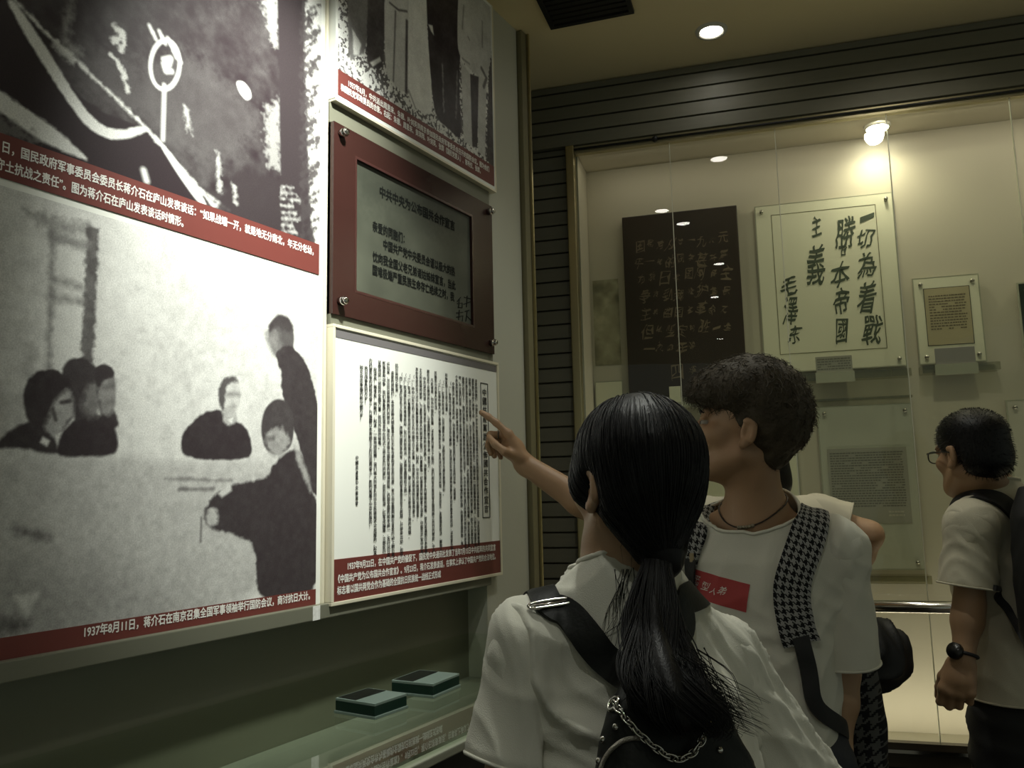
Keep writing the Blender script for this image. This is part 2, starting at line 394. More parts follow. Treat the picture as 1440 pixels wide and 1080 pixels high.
# lower photo: a meeting around a table
yA = Y0 + .01; W_ = yR - 0.002 - yA; H_ = zS0 - 0.012 - zC1
P = Print(W_, H_, 0.0019, 0.82)
def L(pts, P0=(yA, zC1)): return to_local(pts, P0[0], P0[1], XL)
Z_ = P.noise(0.25, 0.05, 3, 1) + P.noise(0.02, 0.035, 3, 2); P.A += Z_
P.fill(L([(-40, 630), (160, 640), (260, 650), (390, 645), (400, 690), (365, 770), (362, 850), (-40, 930)]), 0.64, 0.02, 0.85)
P.fill(L([(-40, 780), (150, 800), (250, 850), (-40, 940)]), 0.50, 0.06, 0.7)
P.fill(L([(-80, 280), (60, 295), (60, 620), (-80, 640)]), 0.70, 0.06, 0.6)
P.fill(L([(-40, 540), (30, 560), (30, 620), (-40, 640)]), 0.55, 0.03, 0.5)
P.fill(L([(35, 295), (130, 318), (128, 335), (60, 322)]), 0.45, 0.01, 0.8, 0.012)
P.fill(L([(122, 318), (139, 322), (131, 512), (114, 506)]), 0.18, 0.004, 0.85, 0.006)
P.line(L([(75, 333), (120, 345)]), 0.016, 0.42, 0.006, 0.8, 0.005); P.line(L([(72, 392), (114, 404)]), 0.012, 0.45, 0.006, 0.8, 0.004)
P.line(L([(70, 417), (114, 424)]), 0.012, 0.48, 0.006, 0.8, 0.004); P.line(L([(74, 325), (68, 515)]), 0.009, 0.42, 0.005, 0.85, 0.004)
P.line(L([(44, 490), (38, 525)]), 0.012, 0.5, 0.008, 0.6)
P.line(L([(232, 673), (325, 676)]), 0.005, 0.35, 0.003, 0.8, 0.003); P.line(L([(252, 688), (300, 688)]), 0.006, 0.3, 0.003, 0.9, 0.002)
P.line(L([(22, 745), (45, 752), (68, 754)]), 0.012, 0.3, 0.006, 0.8, 0.006)
P.fill(L([(-40, 872), (20, 868), (50, 878), (20, 890), (-40, 895)]), 0.2, 0.012, 0.8, 0.01)
P.fill(L([(20, 838), (55, 833), (38, 868)]), 0.86, 0.006, 0.7)
# the three men at the left
P.fill(L([(106, 576), (122, 574), (138, 580), (144, 604), (100, 606)]), 0.14, 0.004, 1, 0.003); P.fill(L([(142, 574), (156, 572), (163, 578), (168, 604), (138, 604)]), 0.12, 0.004, 1, 0.003)
P.fill(L([(-20, 640), (12, 604), (50, 588), (78, 612), (84, 642), (40, 632), (0, 628)]), 0.10, 0.004, 1, 0.003)
P.fill(L([(76, 642), (84, 612), (100, 592), (126, 586), (152, 584), (164, 602), (166, 640), (120, 643)]), 0.08, 0.004, 1, 0.003)
P.fill(L([(84, 520), (100, 503), (124, 505), (138, 520), (143, 545), (139, 570), (128, 588), (104, 590), (96, 550)]), 0.12, 0.003, 1, 0.002)
P.fill(L([(120, 548), (140, 532), (150, 552), (146, 580), (126, 590), (114, 572)]), 0.36, 0.010, 0.9, 0.008)
P.fill(L([(132, 520), (146, 512), (159, 519), (161, 545), (163, 562), (157, 578), (143, 586), (137, 560)]), 0.12, 0.003)
P.fill(L([(140, 534), (160, 527), (168, 552), (164, 576), (146, 586), (137, 560)]), 0.46, 0.008, 0.9, 0.008)
P.fill(L([(130, 520), (146, 510), (160, 519), (160, 530), (146, 533), (138, 548)]), 0.10, 0.003, 1, 0.003)
P.line(L([(146, 545), (160, 543)]), 0.006, 0.2, 0.005, 0.8); P.line(L([(152, 566), (161, 564)]), 0.005, 0.25, 0.005, 0.7)
P.fill(L([(163, 530), (190, 530), (190, 590), (160, 584), (164, 560)]), 0.80, 0.004, 0.9, 0.003)
P.fill(L([(32, 568), (35, 537), (55, 520), (80, 519), (98, 533), (107, 560), (105, 585), (90, 604), (74, 612), (50, 600), (38, 592)]), 0.09, 0.003, 1, 0.002)
P.fill(L([(78, 560), (96, 545), (104, 566), (104, 586), (92, 598), (76, 618), (60, 602), (70, 585)]), 0.56, 0.006, 0.95, 0.005)
P.line(L([(86, 566), (98, 564)]), 0.006, 0.15); P.line(L([(74, 575), (78, 590)]), 0.006, 0.2)
P.fill(L([(60, 614), (70, 620), (66, 628), (56, 622)]), 0.8, 0.003)
# the man in the middle
P.fill(L([(253, 617), (266, 597), (286, 580), (310, 575), (326, 590), (346, 600), (353, 620), (354, 647), (258, 646)]), 0.08, 0.003, 1, 0.002)
P.fill(L([(309, 552), (315, 534), (328, 529), (338, 545), (338, 566), (331, 584), (320, 592), (311, 578)]), 0.74, 0.004, 1, 0.004)
P.fill(L([(307, 566), (308, 545), (316, 531), (329, 528), (337, 538), (328, 537), (319, 541), (316, 556), (315, 584)]), 0.2, 0.004, 1, 0.004)
P.line(L([(319, 555), (326, 554)]), 0.006, 0.35, 0.005, 0.8); P.line(L([(330, 554), (336, 555)]), 0.006, 0.4, 0.005, 0.8); P.line(L([(323, 573), (330, 572)]), 0.006, 0.42, 0.005, 0.8); P.line(L([(327, 558), (327, 566)]), 0.004, 0.5, 0.005, 0.6)
P.fill(L([(314, 572), (330, 574), (334, 592), (324, 600), (312, 594)]), 0.62, 0.004, 1, 0.004)
P.fill(L([(319, 590), (328, 587), (326, 596)]), 0.85, 0.002)
# the standing man
P.fill(L([(396, 512), (412, 488), (430, 508), (442, 545), (449, 585), (449, 700), (437, 690), (425, 640), (414, 605), (402, 572), (395, 545)]), 0.11, 0.003, 1, 0.003)
P.fill(L([(377, 472), (380, 452), (393, 442), (407, 448), (414, 470), (412, 493), (400, 507), (390, 505), (383, 492)]), 0.22, 0.003)
P.fill(L([(374, 466), (384, 460), (394, 474), (393, 498), (384, 500), (376, 484)]), 0.40, 0.010, 0.9, 0.010)
P.fill(L([(377, 470), (380, 452), (393, 441), (407, 447), (414, 468), (400, 466), (390, 458)]), 0.12, 0.005, 0.9, 0.005)
P.fill(L([(386, 496), (398, 488), (410, 484), (424, 508), (418, 530), (396, 528)]), 0.11, 0.003, 1, 0.003)
# the man at the right, from behind
P.fill(L([(382, 655), (412, 628), (430, 645), (437, 690), (449, 710), (449, 840), (360, 850), (361, 766), (330, 752), (292, 742), (284, 724), (300, 696), (330, 680), (362, 676), (380, 668)]), 0.10, 0.004, 1, 0.004)
P.fill(L([(366, 602), (372, 574), (388, 560), (404, 564), (413, 585), (413, 612), (407, 632), (388, 641), (372, 632)]), 0.14, 0.003)
P.fill(L([(372, 612), (384, 604), (392, 598), (408, 612), (408, 628), (392, 644), (376, 634)]), 0.52, 0.008, 0.95, 0.010)
P.line(L([(374, 618), (384, 616)]), 0.007, 0.2, 0.005, 0.8)
P.fill(L([(412, 622), (424, 640), (436, 672), (438, 698), (430, 680), (418, 650)]), 0.6, 0.006, 0.8, 0.006)
P.fill(L([(306, 694), (324, 677), (326, 690), (312, 700)]), 0.72, 0.004); P.fill(L([(288, 722), (300, 712), (308, 724), (305, 738), (292, 740)]), 0.7, 0.006, 0.9, 0.006)
P.line(L([(283, 728), (282, 762)]), 0.004, 0.3)
g_ = P.noise(0.010, 0.5, 3, 77); P.A += np.where((P.A > .25) & (P.A < .82), g_ * .10, g_ * .035)
P.mesh('photograph', (XL + 0.0003, yA, zC1), RY, UZ, M_photo, panelA)

# upper photo: dark scene with a round microphone sign
yA2 = yA; W2 = yPr - yA2; H2 = 2.90 - zS1
P = Print(W2, H2, 0.0021, 0.11)
def L(pts): return to_local(pts, yA2, zS1, XL)
P.A += P.noise(0.12, 0.08, 4, 8) + P.noise(0.02, 0.05, 3, 9)
P.fill(L([(60, 90), (130, 60), (200, 100), (260, 60), (330, 120), (380, 180), (300, 240), (200, 170), (120, 140)]), 0.22, 0.03, 0.6, 0.03)
P.fill(L([(100, -20), (110, -20), (95, 60), (120, 75), (104, 80), (82, 60)]), 0.55, 0.01, 0.7, 0.01)
P.fill(L([(-40, -60), (16, 2), (60, 66), (120, 150), (208, 182), (250, 226), (310, 300), (100, 250), (-40, 190)]), 0.02, 0.003)
P.fill(L([(8, 0), (20, 0), (60, 58), (112, 145), (142, 176), (168, 184), (190, 178), (207, 178), (204, 187), (176, 197), (150, 196), (118, 176), (80, 122), (40, 58)]), 0.95, 0.003, 1, 0.002)
P.fill(L([(-60, 90), (0, 128), (32, 150), (72, 175), (102, 202), (128, 228), (96, 216), (52, 196), (0, 158), (-60, 120)]), 0.88, 0.004, 1, 0.004)
P.fill(L([(-60, 122), (0, 160), (60, 200), (30, 200), (-60, 180)]), 0.35, 0.01, 0.8, 0.02)
P.line(L([(14, -8), (60, 42), (102, 80), (135, 112), (165, 140), (205, 180), (240, 220), (300, 288), (340, 318)]), 0.007, 0.9, 0.003, 0.95, 0.004)
P.line(L([(78, 62), (100, 84)]), 0.014, 0.75, 0.004, 0.8, 0.006)
P.fill(L([(214, 186), (224, 196), (258, 238), (294, 290), (280, 288), (246, 240)]), 0.95, 0.003)
P.line(L([(284, 268), (322, 296)]), 0.006, 0.8, 0.003, 0.9, 0.003)
P.line(L([(202, 240), (206, 254)]), 0.012, 0.9, 0.004)
ell = [(232 + 20 * math.cos(a) - 5 * math.sin(a), 91 + 34 * math.sin(a) + 6 * math.cos(a)) for a in np.linspace(0, 2 * math.pi, 30)]
P.line(L(ell), 0.008, 0.96, 0.002); P.line(L([(231, 120), (229, 196)]), 0.008, 0.92, 0.003)
P.line(L([(230, 84), (240, 82), (237, 92), (230, 90), (233, 100), (241, 100)]), 0.010, 0.95, 0.003)
for cx, cy in ((212, 40), (217, 50), (226, 48), (230, 56), (238, 58), (242, 66), (246, 76), (252, 82)): P.line(L([(cx - 2, cy - 4), (cx + 2, cy + 5)]), 0.007, 0.95, 0.003)
for q in ([(162, 38), (172, 46), (175, 60), (170, 72)], [(156, 76), (160, 82)], [(163, 84), (172, 100), (180, 128)], [(168, 55), (160, 58)]): P.line(L(q), 0.008, 0.85, 0.003, 0.9, 0.006)
P.fill(L([(331, 114), (342, 114), (352, 126), (354, 138), (346, 142), (336, 130)]), 0.97, 0.003)
P.fill(L([(368, -10), (390, -10), (392, 70), (384, 60), (372, 30)]), 0.75, 0.012, 0.8, 0.02); P.fill(L([(372, 150), (394, 140), (396, 240), (376, 232)]), 0.55, 0.012, 0.8, 0.02)
P.fill(L([(390, -20), (424, -20), (434, 330), (396, 300)]), 0.07, 0.004)
P.fill(L([(336, 240), (432, 262), (436, 345), (300, 300)]), 0.07, 0.006, 0.9)
P.fill(L([(426, -20), (462, -20), (462, 360), (440, 350), (432, 200)]), 0.82, 0.006, 1, 0.008)
for k in range(26):
    yy = 10 + k * 12.5; P.line(L([(424, yy + 10), (450 - (k % 3) * 6, yy - 4)]), 0.006 + 0.003 * (k % 4), 0.12, 0.004, 0.9, 0.008)
for k in range(8): P.line(L([(396, 262 + k * 9), (412 + (k % 3) * 4, 264 + k * 9)]), 0.005, 0.75, 0.004, 0.7, 0.006)
for q in ((307, 215, 308, 268), (260, 150, 268, 185), (330, 262, 332, 285)): P.line(L([q[:2], q[2:]]), 0.008, 0.7, 0.004, 0.8, 0.008)
P.mesh('photograph', (XL + 0.0003, yA2, zS1), RY, UZ, M_photo, panelA)

# middle column: upper photo panel, screen, text panel
XM = -1.2; yM0 = 1.2935; yM1 = 1.973
def panel_frame(name, y0, y1, z0, z1, parent, t=0.0075):
    bm = bmesh.new()
    for a, b in (((y0, z0), (y1, z0 + t)), ((y0, z1 - t), (y1, z1)), ((y0, z0 + t), (y0 + t, z1 - t)), ((y1 - t, z0 + t), (y1, z1 - t))):
        abox(bm, (-1.262, *a), (XM, *b), 0.0012)
    return obj(name, bm, M_alu, parent)
panelB = thing('exhibition_panel', 'white panel above the screen showing robes and trousers with red caption', 'panel', (0, 0, 0))
zU0 = 2.385
bm = bmesh.new(); abox(bm, (-1.2, yM0, zU0), (-1.262, yM1, 2.97)); obj('board', bm, M_board, panelB)
bm = bmesh.new(); abox(bm, (-1.262, yM0 + 0.001, zU0 - 0.006), (XM + 0.001, yM1, zU0 - 0.0005)); abox(bm, (-1.262, yM1, zU0 - 0.006), (XM + 0.001, yM1 + 0.006, 2.97)); obj('frame', bm, M_alu, panelB)
zV1 = yz(475, 97, XM)[1]; zV0 = yz(475, 133, XM)[1]; yS = yz(475, 97, XM)[0]
strip('caption_band', yS, yM1 - 0.006, zV0, zV1, XM + 0.0005, M_red, panelB)
hz = (zV1 - zV0)
V, Fc = merge([row('1937年8月，中共派出周恩来、朱德、叶剑英到南京参加国民政府军事委员会召开的国防会议。图为他们', 490, 688, 0, zV0 + hz * 0.53, XM + 0.0018, 0.0185),
               row('和国民党军政要员的合影。右起：朱德、周恩来、黄琪翔、叶剑英、张群（国民党要人）、郭秀仪、张群。', 479, 676, 0, zV0 + hz * 0.20, XM + 0.0018, 0.0185)])
pydata('caption_text', V, Fc, M_ink, panelB)
P = Print(yM1 - 0.006 - yS, 2.96 - zV1, 0.0022, 0.78)
def L(pts): return to_local(pts, yS, zV1, XM)
sp = P.noise(0.006, 0.5, 2, 21) + P.noise(0.05, 0.2, 2, 22); P.A += np.where(sp > 0.05, -0.55, 0.1) * (P.Y < 0.28 + 0 * P.X)
P.fill(L([(488, -40), (520, -40), (519, 40), (512, 78), (500, 78), (490, 90)]), 0.36, 0.003, 1, 0.004)
P.fill(L([(495, 40), (508, 62), (505, 78), (497, 76)]), 0.85, 0.004, 1, 0.004)
P.fill(L([(519, -40), (541, -40), (541, 60), (538, 98), (522, 96), (514, 86)]), 0.14, 0.003, 1, 0.004)
P.fill(L([(520, 88), (534, 80), (536, 86), (524, 94)]), 0.85, 0.003)
P.fill(L([(540, -40), (575, -40), (574, 60), (571, 132), (556, 122), (553, 116), (541, 106)]), 0.80, 0.003)
P.line(L([(556, 16), (553, 114)]), 0.006, 0.35); P.line(L([(572, 30), (571, 130)]), 0.010, 0.15, 0.003)
P.line(L([(548, 4), (560, 14), (572, 16)]), 0.006, 0.25)
P.fill(L([(575, -40), (598, -40), (600, 40), (603, 70), (606, 110), (609, 164), (590, 156), (575, 146), (573, 100)]), 0.92, 0.003)
P.line(L([(575, 128), (584, 152)]), 0.005, 0.5)
P.fill(L([(598, -40), (646, -60), (648, 60), (645, 120), (650, 200), (632, 182), (612, 166), (606, 112), (602, 60)]), 0.07, 0.003)
P.fill(L([(602, 34), (608, 36), (610, 50), (606, 44)]), 0.85, 0.003); P.line(L([(622, 92), (624, 158)]), 0.006, 0.5, 0.003, 0.8, 0.004)
P.line(L([(643, 100), (641, 165)]), 0.006, 0.4, 0.003, 0.8, 0.004)
P.fill(L([(646, -60), (692, -40), (691, 60), (688, 100), (684, 112), (670, 106), (648, 84), (642, 60)]), 0.74, 0.003)
P.fill(L([(648, 86), (662, 106), (664, 206), (652, 198)]), 0.72, 0.003); P.fill(L([(672, 106), (684, 112), (682, 222), (672, 212)]), 0.72, 0.003)
P.fill(L([(661, 104), (673, 108), (671, 208), (664, 206)]), 0.10, 0.003); P.line(L([(677, 96), (684, 110), (680, 122)]), 0.012, 0.25, 0.003)
P.fill(L([(687, 100), (697, 40), (697, 240), (684, 225)]), 0.16, 0.003, 1, 0.008)
for q in ((652, 8, 650, 40), (660, 90, 650, 82), (658, 52, 660, 56), (678, 30, 678, 66)): P.line(L([q[:2], q[2:]]), 0.005, 0.3, 0.003, 0.8)
P.A += P.noise(0.03, 0.05, 3, 23) + P.noise(0.005, 0.03, 2, 24)
P.mesh('photograph', (XM + 0.0004, yS, zV1), RY, UZ, M_photo, panelB)
strip('white_margin', yM0, yS, zV0, 2.96, XM + 0.0002, M_board, panelB, 0.0002)

# text panel
panelC = thing('exhibition_panel', 'white panel of dense vertical black printed text below the screen', 'panel', (0, 0, 0))
zT0 = 1.2775; zT1 = 1.8705
bm = bmesh.new(); abox(bm, (-1.204, yM0 + .006, zT0 + .006), (-1.262, yM1 - .006, zT1 - .006)); obj('board', bm, M_board, panelC)
panel_frame('frame', yM0, yM1, zT0, zT1, panelC)
XT = -1.2035
strip('header_line', yM0 + .009, yM1 - .009, zT1 - 0.028, zT1 - 0.010, XT, mat('header_grey', (0.16, 0.15, 0.155), 0.4), panelC, 0.0004)
zR1 = yz(470, 787, XT)[1]; zR0 = zT0 + .0075
strip('caption_band', yM0 + .0075, yM1 - .0075, zR0, zR1, XT, M_red, panelC)
hz = zR1 - zR0
V, Fc = merge([row('1937年9月22日，在中国共产党的催促下，国民党中央通讯社发表了当年7月15日中共起草的共同宣言', 489, 697, 0, zR0 + hz * 0.70, XT + .001, 0.0185),
               row('《中国共产党为公布国共合作宣言》。9月23日，蒋介石发表谈话，在事实上承认了中国共产党的合法地位。', 475, 697, 0, zR0 + hz * 0.42, XT + .001, 0.0185),
               row('标志着以国共两党合作为基础的全国抗日民族统一战线正式形成', 474, 620, 0, zR0 + hz * 0.15, XT + .001, 0.0185)])
pydata('caption_text', V, Fc, M_ink, panelC)
DECL = ('亲爱的同胞们：中国共产党中央委员会谨以极大的热忱向我全国父老兄弟诸姑姊妹宣言，当此国难极端严重民族生命存亡绝续之时，我们为着挽救祖国的危亡，在和平统一团结御侮的基础上，已经与中国国民党获得了谅解，而共赴国难了。这对于我们伟大的中华民族前途有着怎样重大的意义啊！因为大家都知道，在民族生命危急万状的现在，只有我们民族内部的团结，才能战胜日本帝国主义的侵略。现在民族团结的基础已经定下了，我们民族独立自由解放的前提也已创设了，中共中央特为我们民族的光明灿烂的前途庆贺。不过我们知道，要把这个民族的光辉前途变为现实的独立自由幸福的新中国，仍需要全国同胞，每一个热血的黄帝子孙，坚韧不拔地努力奋斗。'
 '|中国共产党愿当此时机，向全国同胞提出我们奋斗之总的目标，这就是：|（一）争取中华民族之独立自由与解放。首先须切实地迅速地准备与发动民族革命抗战，以收复失地和恢复领土主权之完整。|（二）实现民权政治，召开国民大会，以制定宪法与规定救国方针。|（三）实现中国人民之幸福与愉快的生活。首先须切实救济灾荒，安定民生，发展国防经济，解除人民痛苦与改善人民生活。|凡此诸项，均为中国的急需，以此悬为奋斗之鹄的，我们相信必能获得全国同胞之热烈的赞助。中共愿在这个总纲领的目标下，与全国同胞手携手地一致努力。|中共深切知道，在实现这个崇高目标的前进路上，须要克服许多的障碍和困难，首先将遇到日本帝国主义的阻碍和破坏。为着取消敌人的阴谋之借口，为着解除一切善意的怀疑者之误会，中国共产党中央委员会有披沥自己对于民族解放事业的赤忱之必要。因此，中共中央再郑重向全国宣言：'
 '|（一）孙中山先生的三民主义为中国今日之必需，本党愿为其彻底的实现而奋斗。|（二）取消一切推翻国民党政权的暴动政策及赤化运动，停止以暴力没收地主土地的政策。|（三）取消现在的苏维埃政府，实行民权政治，以期全国政权之统一。|（四）取消红军名义及番号，改编为国民革命军，受国民政府军事委员会之统辖，并待命出动，担任抗日前线之职责。'
 '|亲爱的同胞们！本党这种光明磊落大公无私与委曲求全的态度，早已向全国同胞在言论行动上明白表示出来，并且已获得同胞们的赞许。现在为求得与国民党的精诚团结，巩固全国的和平统一，实行抗日的民族革命战争，我们准备把这些诺言中在形式上尚未实行的部分，如苏区取消，红军改编等，立即实行，以便用统一团结的全国力量，抵抗外敌的侵略。|寇深矣！祸亟矣！同胞们，起来，一致地团结啊！我们伟大的悠久的中华民族是不可屈服的。起来，为巩固民族的团结而奋斗！为推翻日本帝国主义的压迫而奋斗！胜利是属于中华民族的！|抗日战争胜利万岁！|独立自由幸福的新中国万岁！')
NCH = 46; cols = []
for para in DECL.split('|'):
    para = '  ' + para if cols else para
    while para: cols.append(para[:NCH]); para = para[NCH:]
yc1 = yz(671, 640, XT)[0]; yc0 = yz(508, 600, XT)[0]; n = len(cols); zt = 1.812; zb = 1.362; pitch = (zt - zb) / NCH; sp_ = (yc1 - yc0) / (n - 1)
parts = []; allc = sorted(set(''.join(cols)) - {' '}); G = {}
for ch in allc:
    co, fs = glyphs(ch, 0.012, 1); G[ch] = (co, fs)
ref = G['国'][0]; rw = ref[:, 0].max() - ref[:, 0].min(); s_ = min(sp_ * 0.80, pitch * 0.90) / rw
VV = []; FF = []
for i, cs in enumerate(cols):
    for j, ch in enumerate(cs):
        if ch == ' ': continue
        co, fs = G[ch]; o = len(VV)
        y_ = yc1 - i * sp_ - sp_ * 0.4; z_ = zt - (j + 1) * pitch
        VV += [(XT + 0.0008 + c[2] * .00012, y_ + c[0] * s_ * 1.12, z_ + c[1] * s_) for c in co]; FF += [tuple(k + o for k in f) for f in fs]
def column(text, y, z1, z0, wid, bold=0.02):
    n = len(text); p = (z1 - z0) / n
    for j, ch in enumerate(text):
        v, f = place_text(ch, (XT + 0.0008, y, z1 - (j + .5) * p), RY, UZ, height=p * 0.84, bold=bold, centre=True); o = len(VV)
        VV.extend(v); FF.extend(tuple(k + o for k in q) for q in f)
yt = yz(682.5, 640, XT)[0]; ztt = yz(682, 546, XT)[1]; ztb = yz(683, 722, XT)[1]
column('中國共產黨爲公佈國共合作宣言', yt, ztt, ztb, 0.02)
column('中國共產黨中央委員會', yz(501.5, 670, XT)[0], yz(502, 640, XT)[1], yz(502, 711, XT)[1], 0.012)
pydata('printed_text', VV, FF, M_blackink, panelC)
bm = bmesh.new(); ya, yb = yt - 0.019, yt + 0.019; za, zb_ = ztb - .012, ztt + .014; tk = 0.0022
for a, b in (((ya, za), (yb, za + tk)), ((ya, zb_ - tk), (yb, zb_)), ((ya, za), (ya + tk, zb_)), ((yb - tk, za), (yb, zb_))): abox(bm, (XT, *a), (XT + 0.0008, *b))
obj('title_border', bm, M_blackink, panelC)

# screen between them
scr = thing('display_screen', 'wall mounted screen with wide maroon surround and four steel screws', 'screen', (0, 0, 0))
ty0, tz0, ty1, tz1 = 1.295, 1.8935, 1.958, 2.331
M_maroon = mat('maroon_board', (0.034, 0.013, 0.011), 0.25, var=0.1, vscale=3, stretch=(1, 1, 6), spec=0.3)
sy0, sy1 = yz(501, 300, XM)[0], yz(668, 400, XM)[0]; sz0, sz1 = yz(501, 411, XM)[1], yz(501, 218, XM)[1]
bm = bmesh.new()
for a, b in (((ty0, tz0), (ty1, sz0)), ((ty0, sz1), (ty1, tz1)), ((ty0, sz0), (sy0, sz1)), ((sy1, sz0), (ty1, sz1))): abox(bm, (-1.214, *a), (XM - .004, *b))
obj('surround', bm, M_maroon, scr)
bm = bmesh.new(); abox(bm, (-1.262, ty0 + .01, tz0 + .005), (-1.2145, ty1 - .01, tz1 - .005)); obj('housing', bm, M_black, scr)
bm = bmesh.new(); t = 0.006
for a, b in (((sy0, sz0), (sy1, sz0 + t)), ((sy0, sz1 - t), (sy1, sz1)), ((sy0, sz0 + t), (sy0 + t, sz1 - t)), ((sy1 - t, sz0 + t), (sy1, sz1 - t))): abox(bm, (-1.2142, *a), (XM - .0035, *b))
obj('bezel', bm, mat('red_brown_trim', (0.045, 0.016, 0.014), 0.3), scr)
P = Print(sy1 - sy0 - 2 * t, sz1 - sz0 - 2 * t, 0.004, 0.5)
P.A = 0.36 + 0.10 * (1 - P.Y / P.h) + P.noise(0.08, 0.06, 3, 31)
P.fill([(0.02, 0.20), (0.2, 0.25), (0.38, 0.21), (P.w, 0.24), (P.w, P.h), (0, P.h)], 0.26, 0.05, 0.8, 0.03)
ms = paint_mat('screen_picture', 0.4, 0.0, spec=0.2)
b = ms.node_tree.nodes['Principled BSDF']; vc = [q for q in ms.node_tree.nodes if q.type == 'VERTEX_COLOR'][0]
ms.node_tree.links.new(vc.outputs['Color'], b.inputs['Emission Color']); b.inputs['Emission Strength'].default_value = 0.10
P.mesh('screen', (-1.2115, sy0 + t, sz0 + t), RY, UZ, ms, scr, dark=(0.01, 0.012, 0.01), light=(0.21, 0.22, 0.165))
XS = -1.2105
def rowS(body, p0, px1, h): zz = yz(*p0, XS)[1]; return row(body, p0[0], px1, 0, zz, XS, h)
V, Fc = merge([rowS('亲爱的同胞们：', (524, 325), 569, .027), rowS('中国共产党中央委员会谨以极大的热', (539, 351), 640, .027),
               rowS('忱向我全国父老兄弟诸姑姊妹宣言，当此', (524, 368), 641, .027), rowS('国难极端严重民族生命存亡绝续之时，我', (524, 387), 639, .027)])
pydata('screen_text', V, Fc, mat('screen_lettering', (0.008, 0.009, 0.008), 0.6, spec=0.1), scr)
V, Fc = rowS('中共中央为公布国共合作宣言', (534, 277), 640, .030); pydata('screen_title', V, Fc, MATS['screen_lettering'], scr)
# handwritten mark in the lower right corner of the picture
hw = []
for q in ([(643, 424), (648, 418)], [(646, 420), (645, 432)], [(643, 427), (650, 426), (650, 433), (644, 432)], [(653, 418), (662, 420)], [(657, 416), (656, 432)], [(652, 428), (662, 424)],
          [(642, 440), (651, 439)], [(646, 436), (645, 450)], [(642, 446), (651, 444), (650, 452)], [(654, 438), (660, 436)], [(657, 438), (655, 452)], [(656, 444), (664, 452)]):
    hw.append(tube([(XS, *yz(*p, XS)) for p in q], 0.0012, 5))
V, Fc = merge(hw); pydata('screen_mark', V, Fc, MATS['screen_lettering'], scr)
for y_, z_ in ((ty0 + .022, tz1 - .022), (ty0 + .022, tz0 + .03), (ty1 - .02, tz1 - .022), (ty1 - .02, tz0 + .03)):
    bm = bmesh.new(); cyl(bm, (XM - .004, y_, z_), (XM + .012, y_, z_), 0.0095, 0.0095, 20); cyl(bm, (XM + .012, y_, z_), (XM + .017, y_, z_), 0.0095, 0.006, 20); obj('screw', bm, M_chrome, scr, True)
bm = bmesh.new(); abox(bm, (-1.262, ty0 - .002, tz1), (-1.2145, ty1 + .002, zU0 - .0065)); abox(bm, (-1.262, ty0, zT1 + .0005), (-1.21, ty1, tz0)); struct('trim_5', bm, MATS['rail_paint'], 'green grey spacer rails above and below the screen')
# strip of tape on the rail below the seam
tp = bmesh.new(); ya, za = yz(440, 864, -1.2065); yb, zb2 = yz(450, 875, -1.2065)
abox(tp, (-1.207, ya, 1.2555), (-1.2062, yb, 1.2835)); o = obj('adhesive_tape', tp, mat('white_tape', (0.8, 0.8, 0.74), 0.5, var=0.35, vscale=160)); tag(o, 'short white tape strip stuck on the rail below the panel seam', 'tape')

# ------------------------------------------------------------------ glass topped display table under the panels
TZ = 1.125; TXF = -0.765; TY0 = -0.4; TY1 = NY - 0.002
tab = thing('display_table', 'long dark display table with a glass top under the panels', 'display case', (0, 0, 0))
M_tglass = glass_mat('table_glass', (0.92, 0.95, 0.91), 0.12)
bm = bmesh.new(); abox(bm, (-1.283, TY0, TZ - 0.010), (TXF, TY1, TZ)); obj('glass_top', bm, M_tglass, tab)
bm = bmesh.new(); abox(bm, (TXF - .012, TY0, TZ - .024), (TXF + .006, TY1, TZ - .0105), 0.002); obj('edge_rail', bm, mat('pale_steel', (0.55, 0.58, 0.48), 0.35, 0.5), tab)
bm = bmesh.new(); abox(bm, (-1.283, TY0, 1.0), (TXF - .004, TY1, 1.01)); obj('tray', bm, mat('grey_green_cloth', (0.22, 0.235, 0.185), 0.8, var=0.08, vscale=20, bump=0.3, bscale=900), tab)
bm = bmesh.new(); abox(bm, (-1.283, TY0, 0.1), (TXF - .02, TY1, 0.999)); abox(bm, (-1.283, TY0, 0.0), (TXF - .07, TY1, 0.1)); abox(bm, (TXF - .02, TY0, 1.0), (TXF - .002, TY1, TZ - .025)); obj('cabinet', bm, mat('black_lacquer', (0.012, 0.012, 0.010), 0.35), tab)

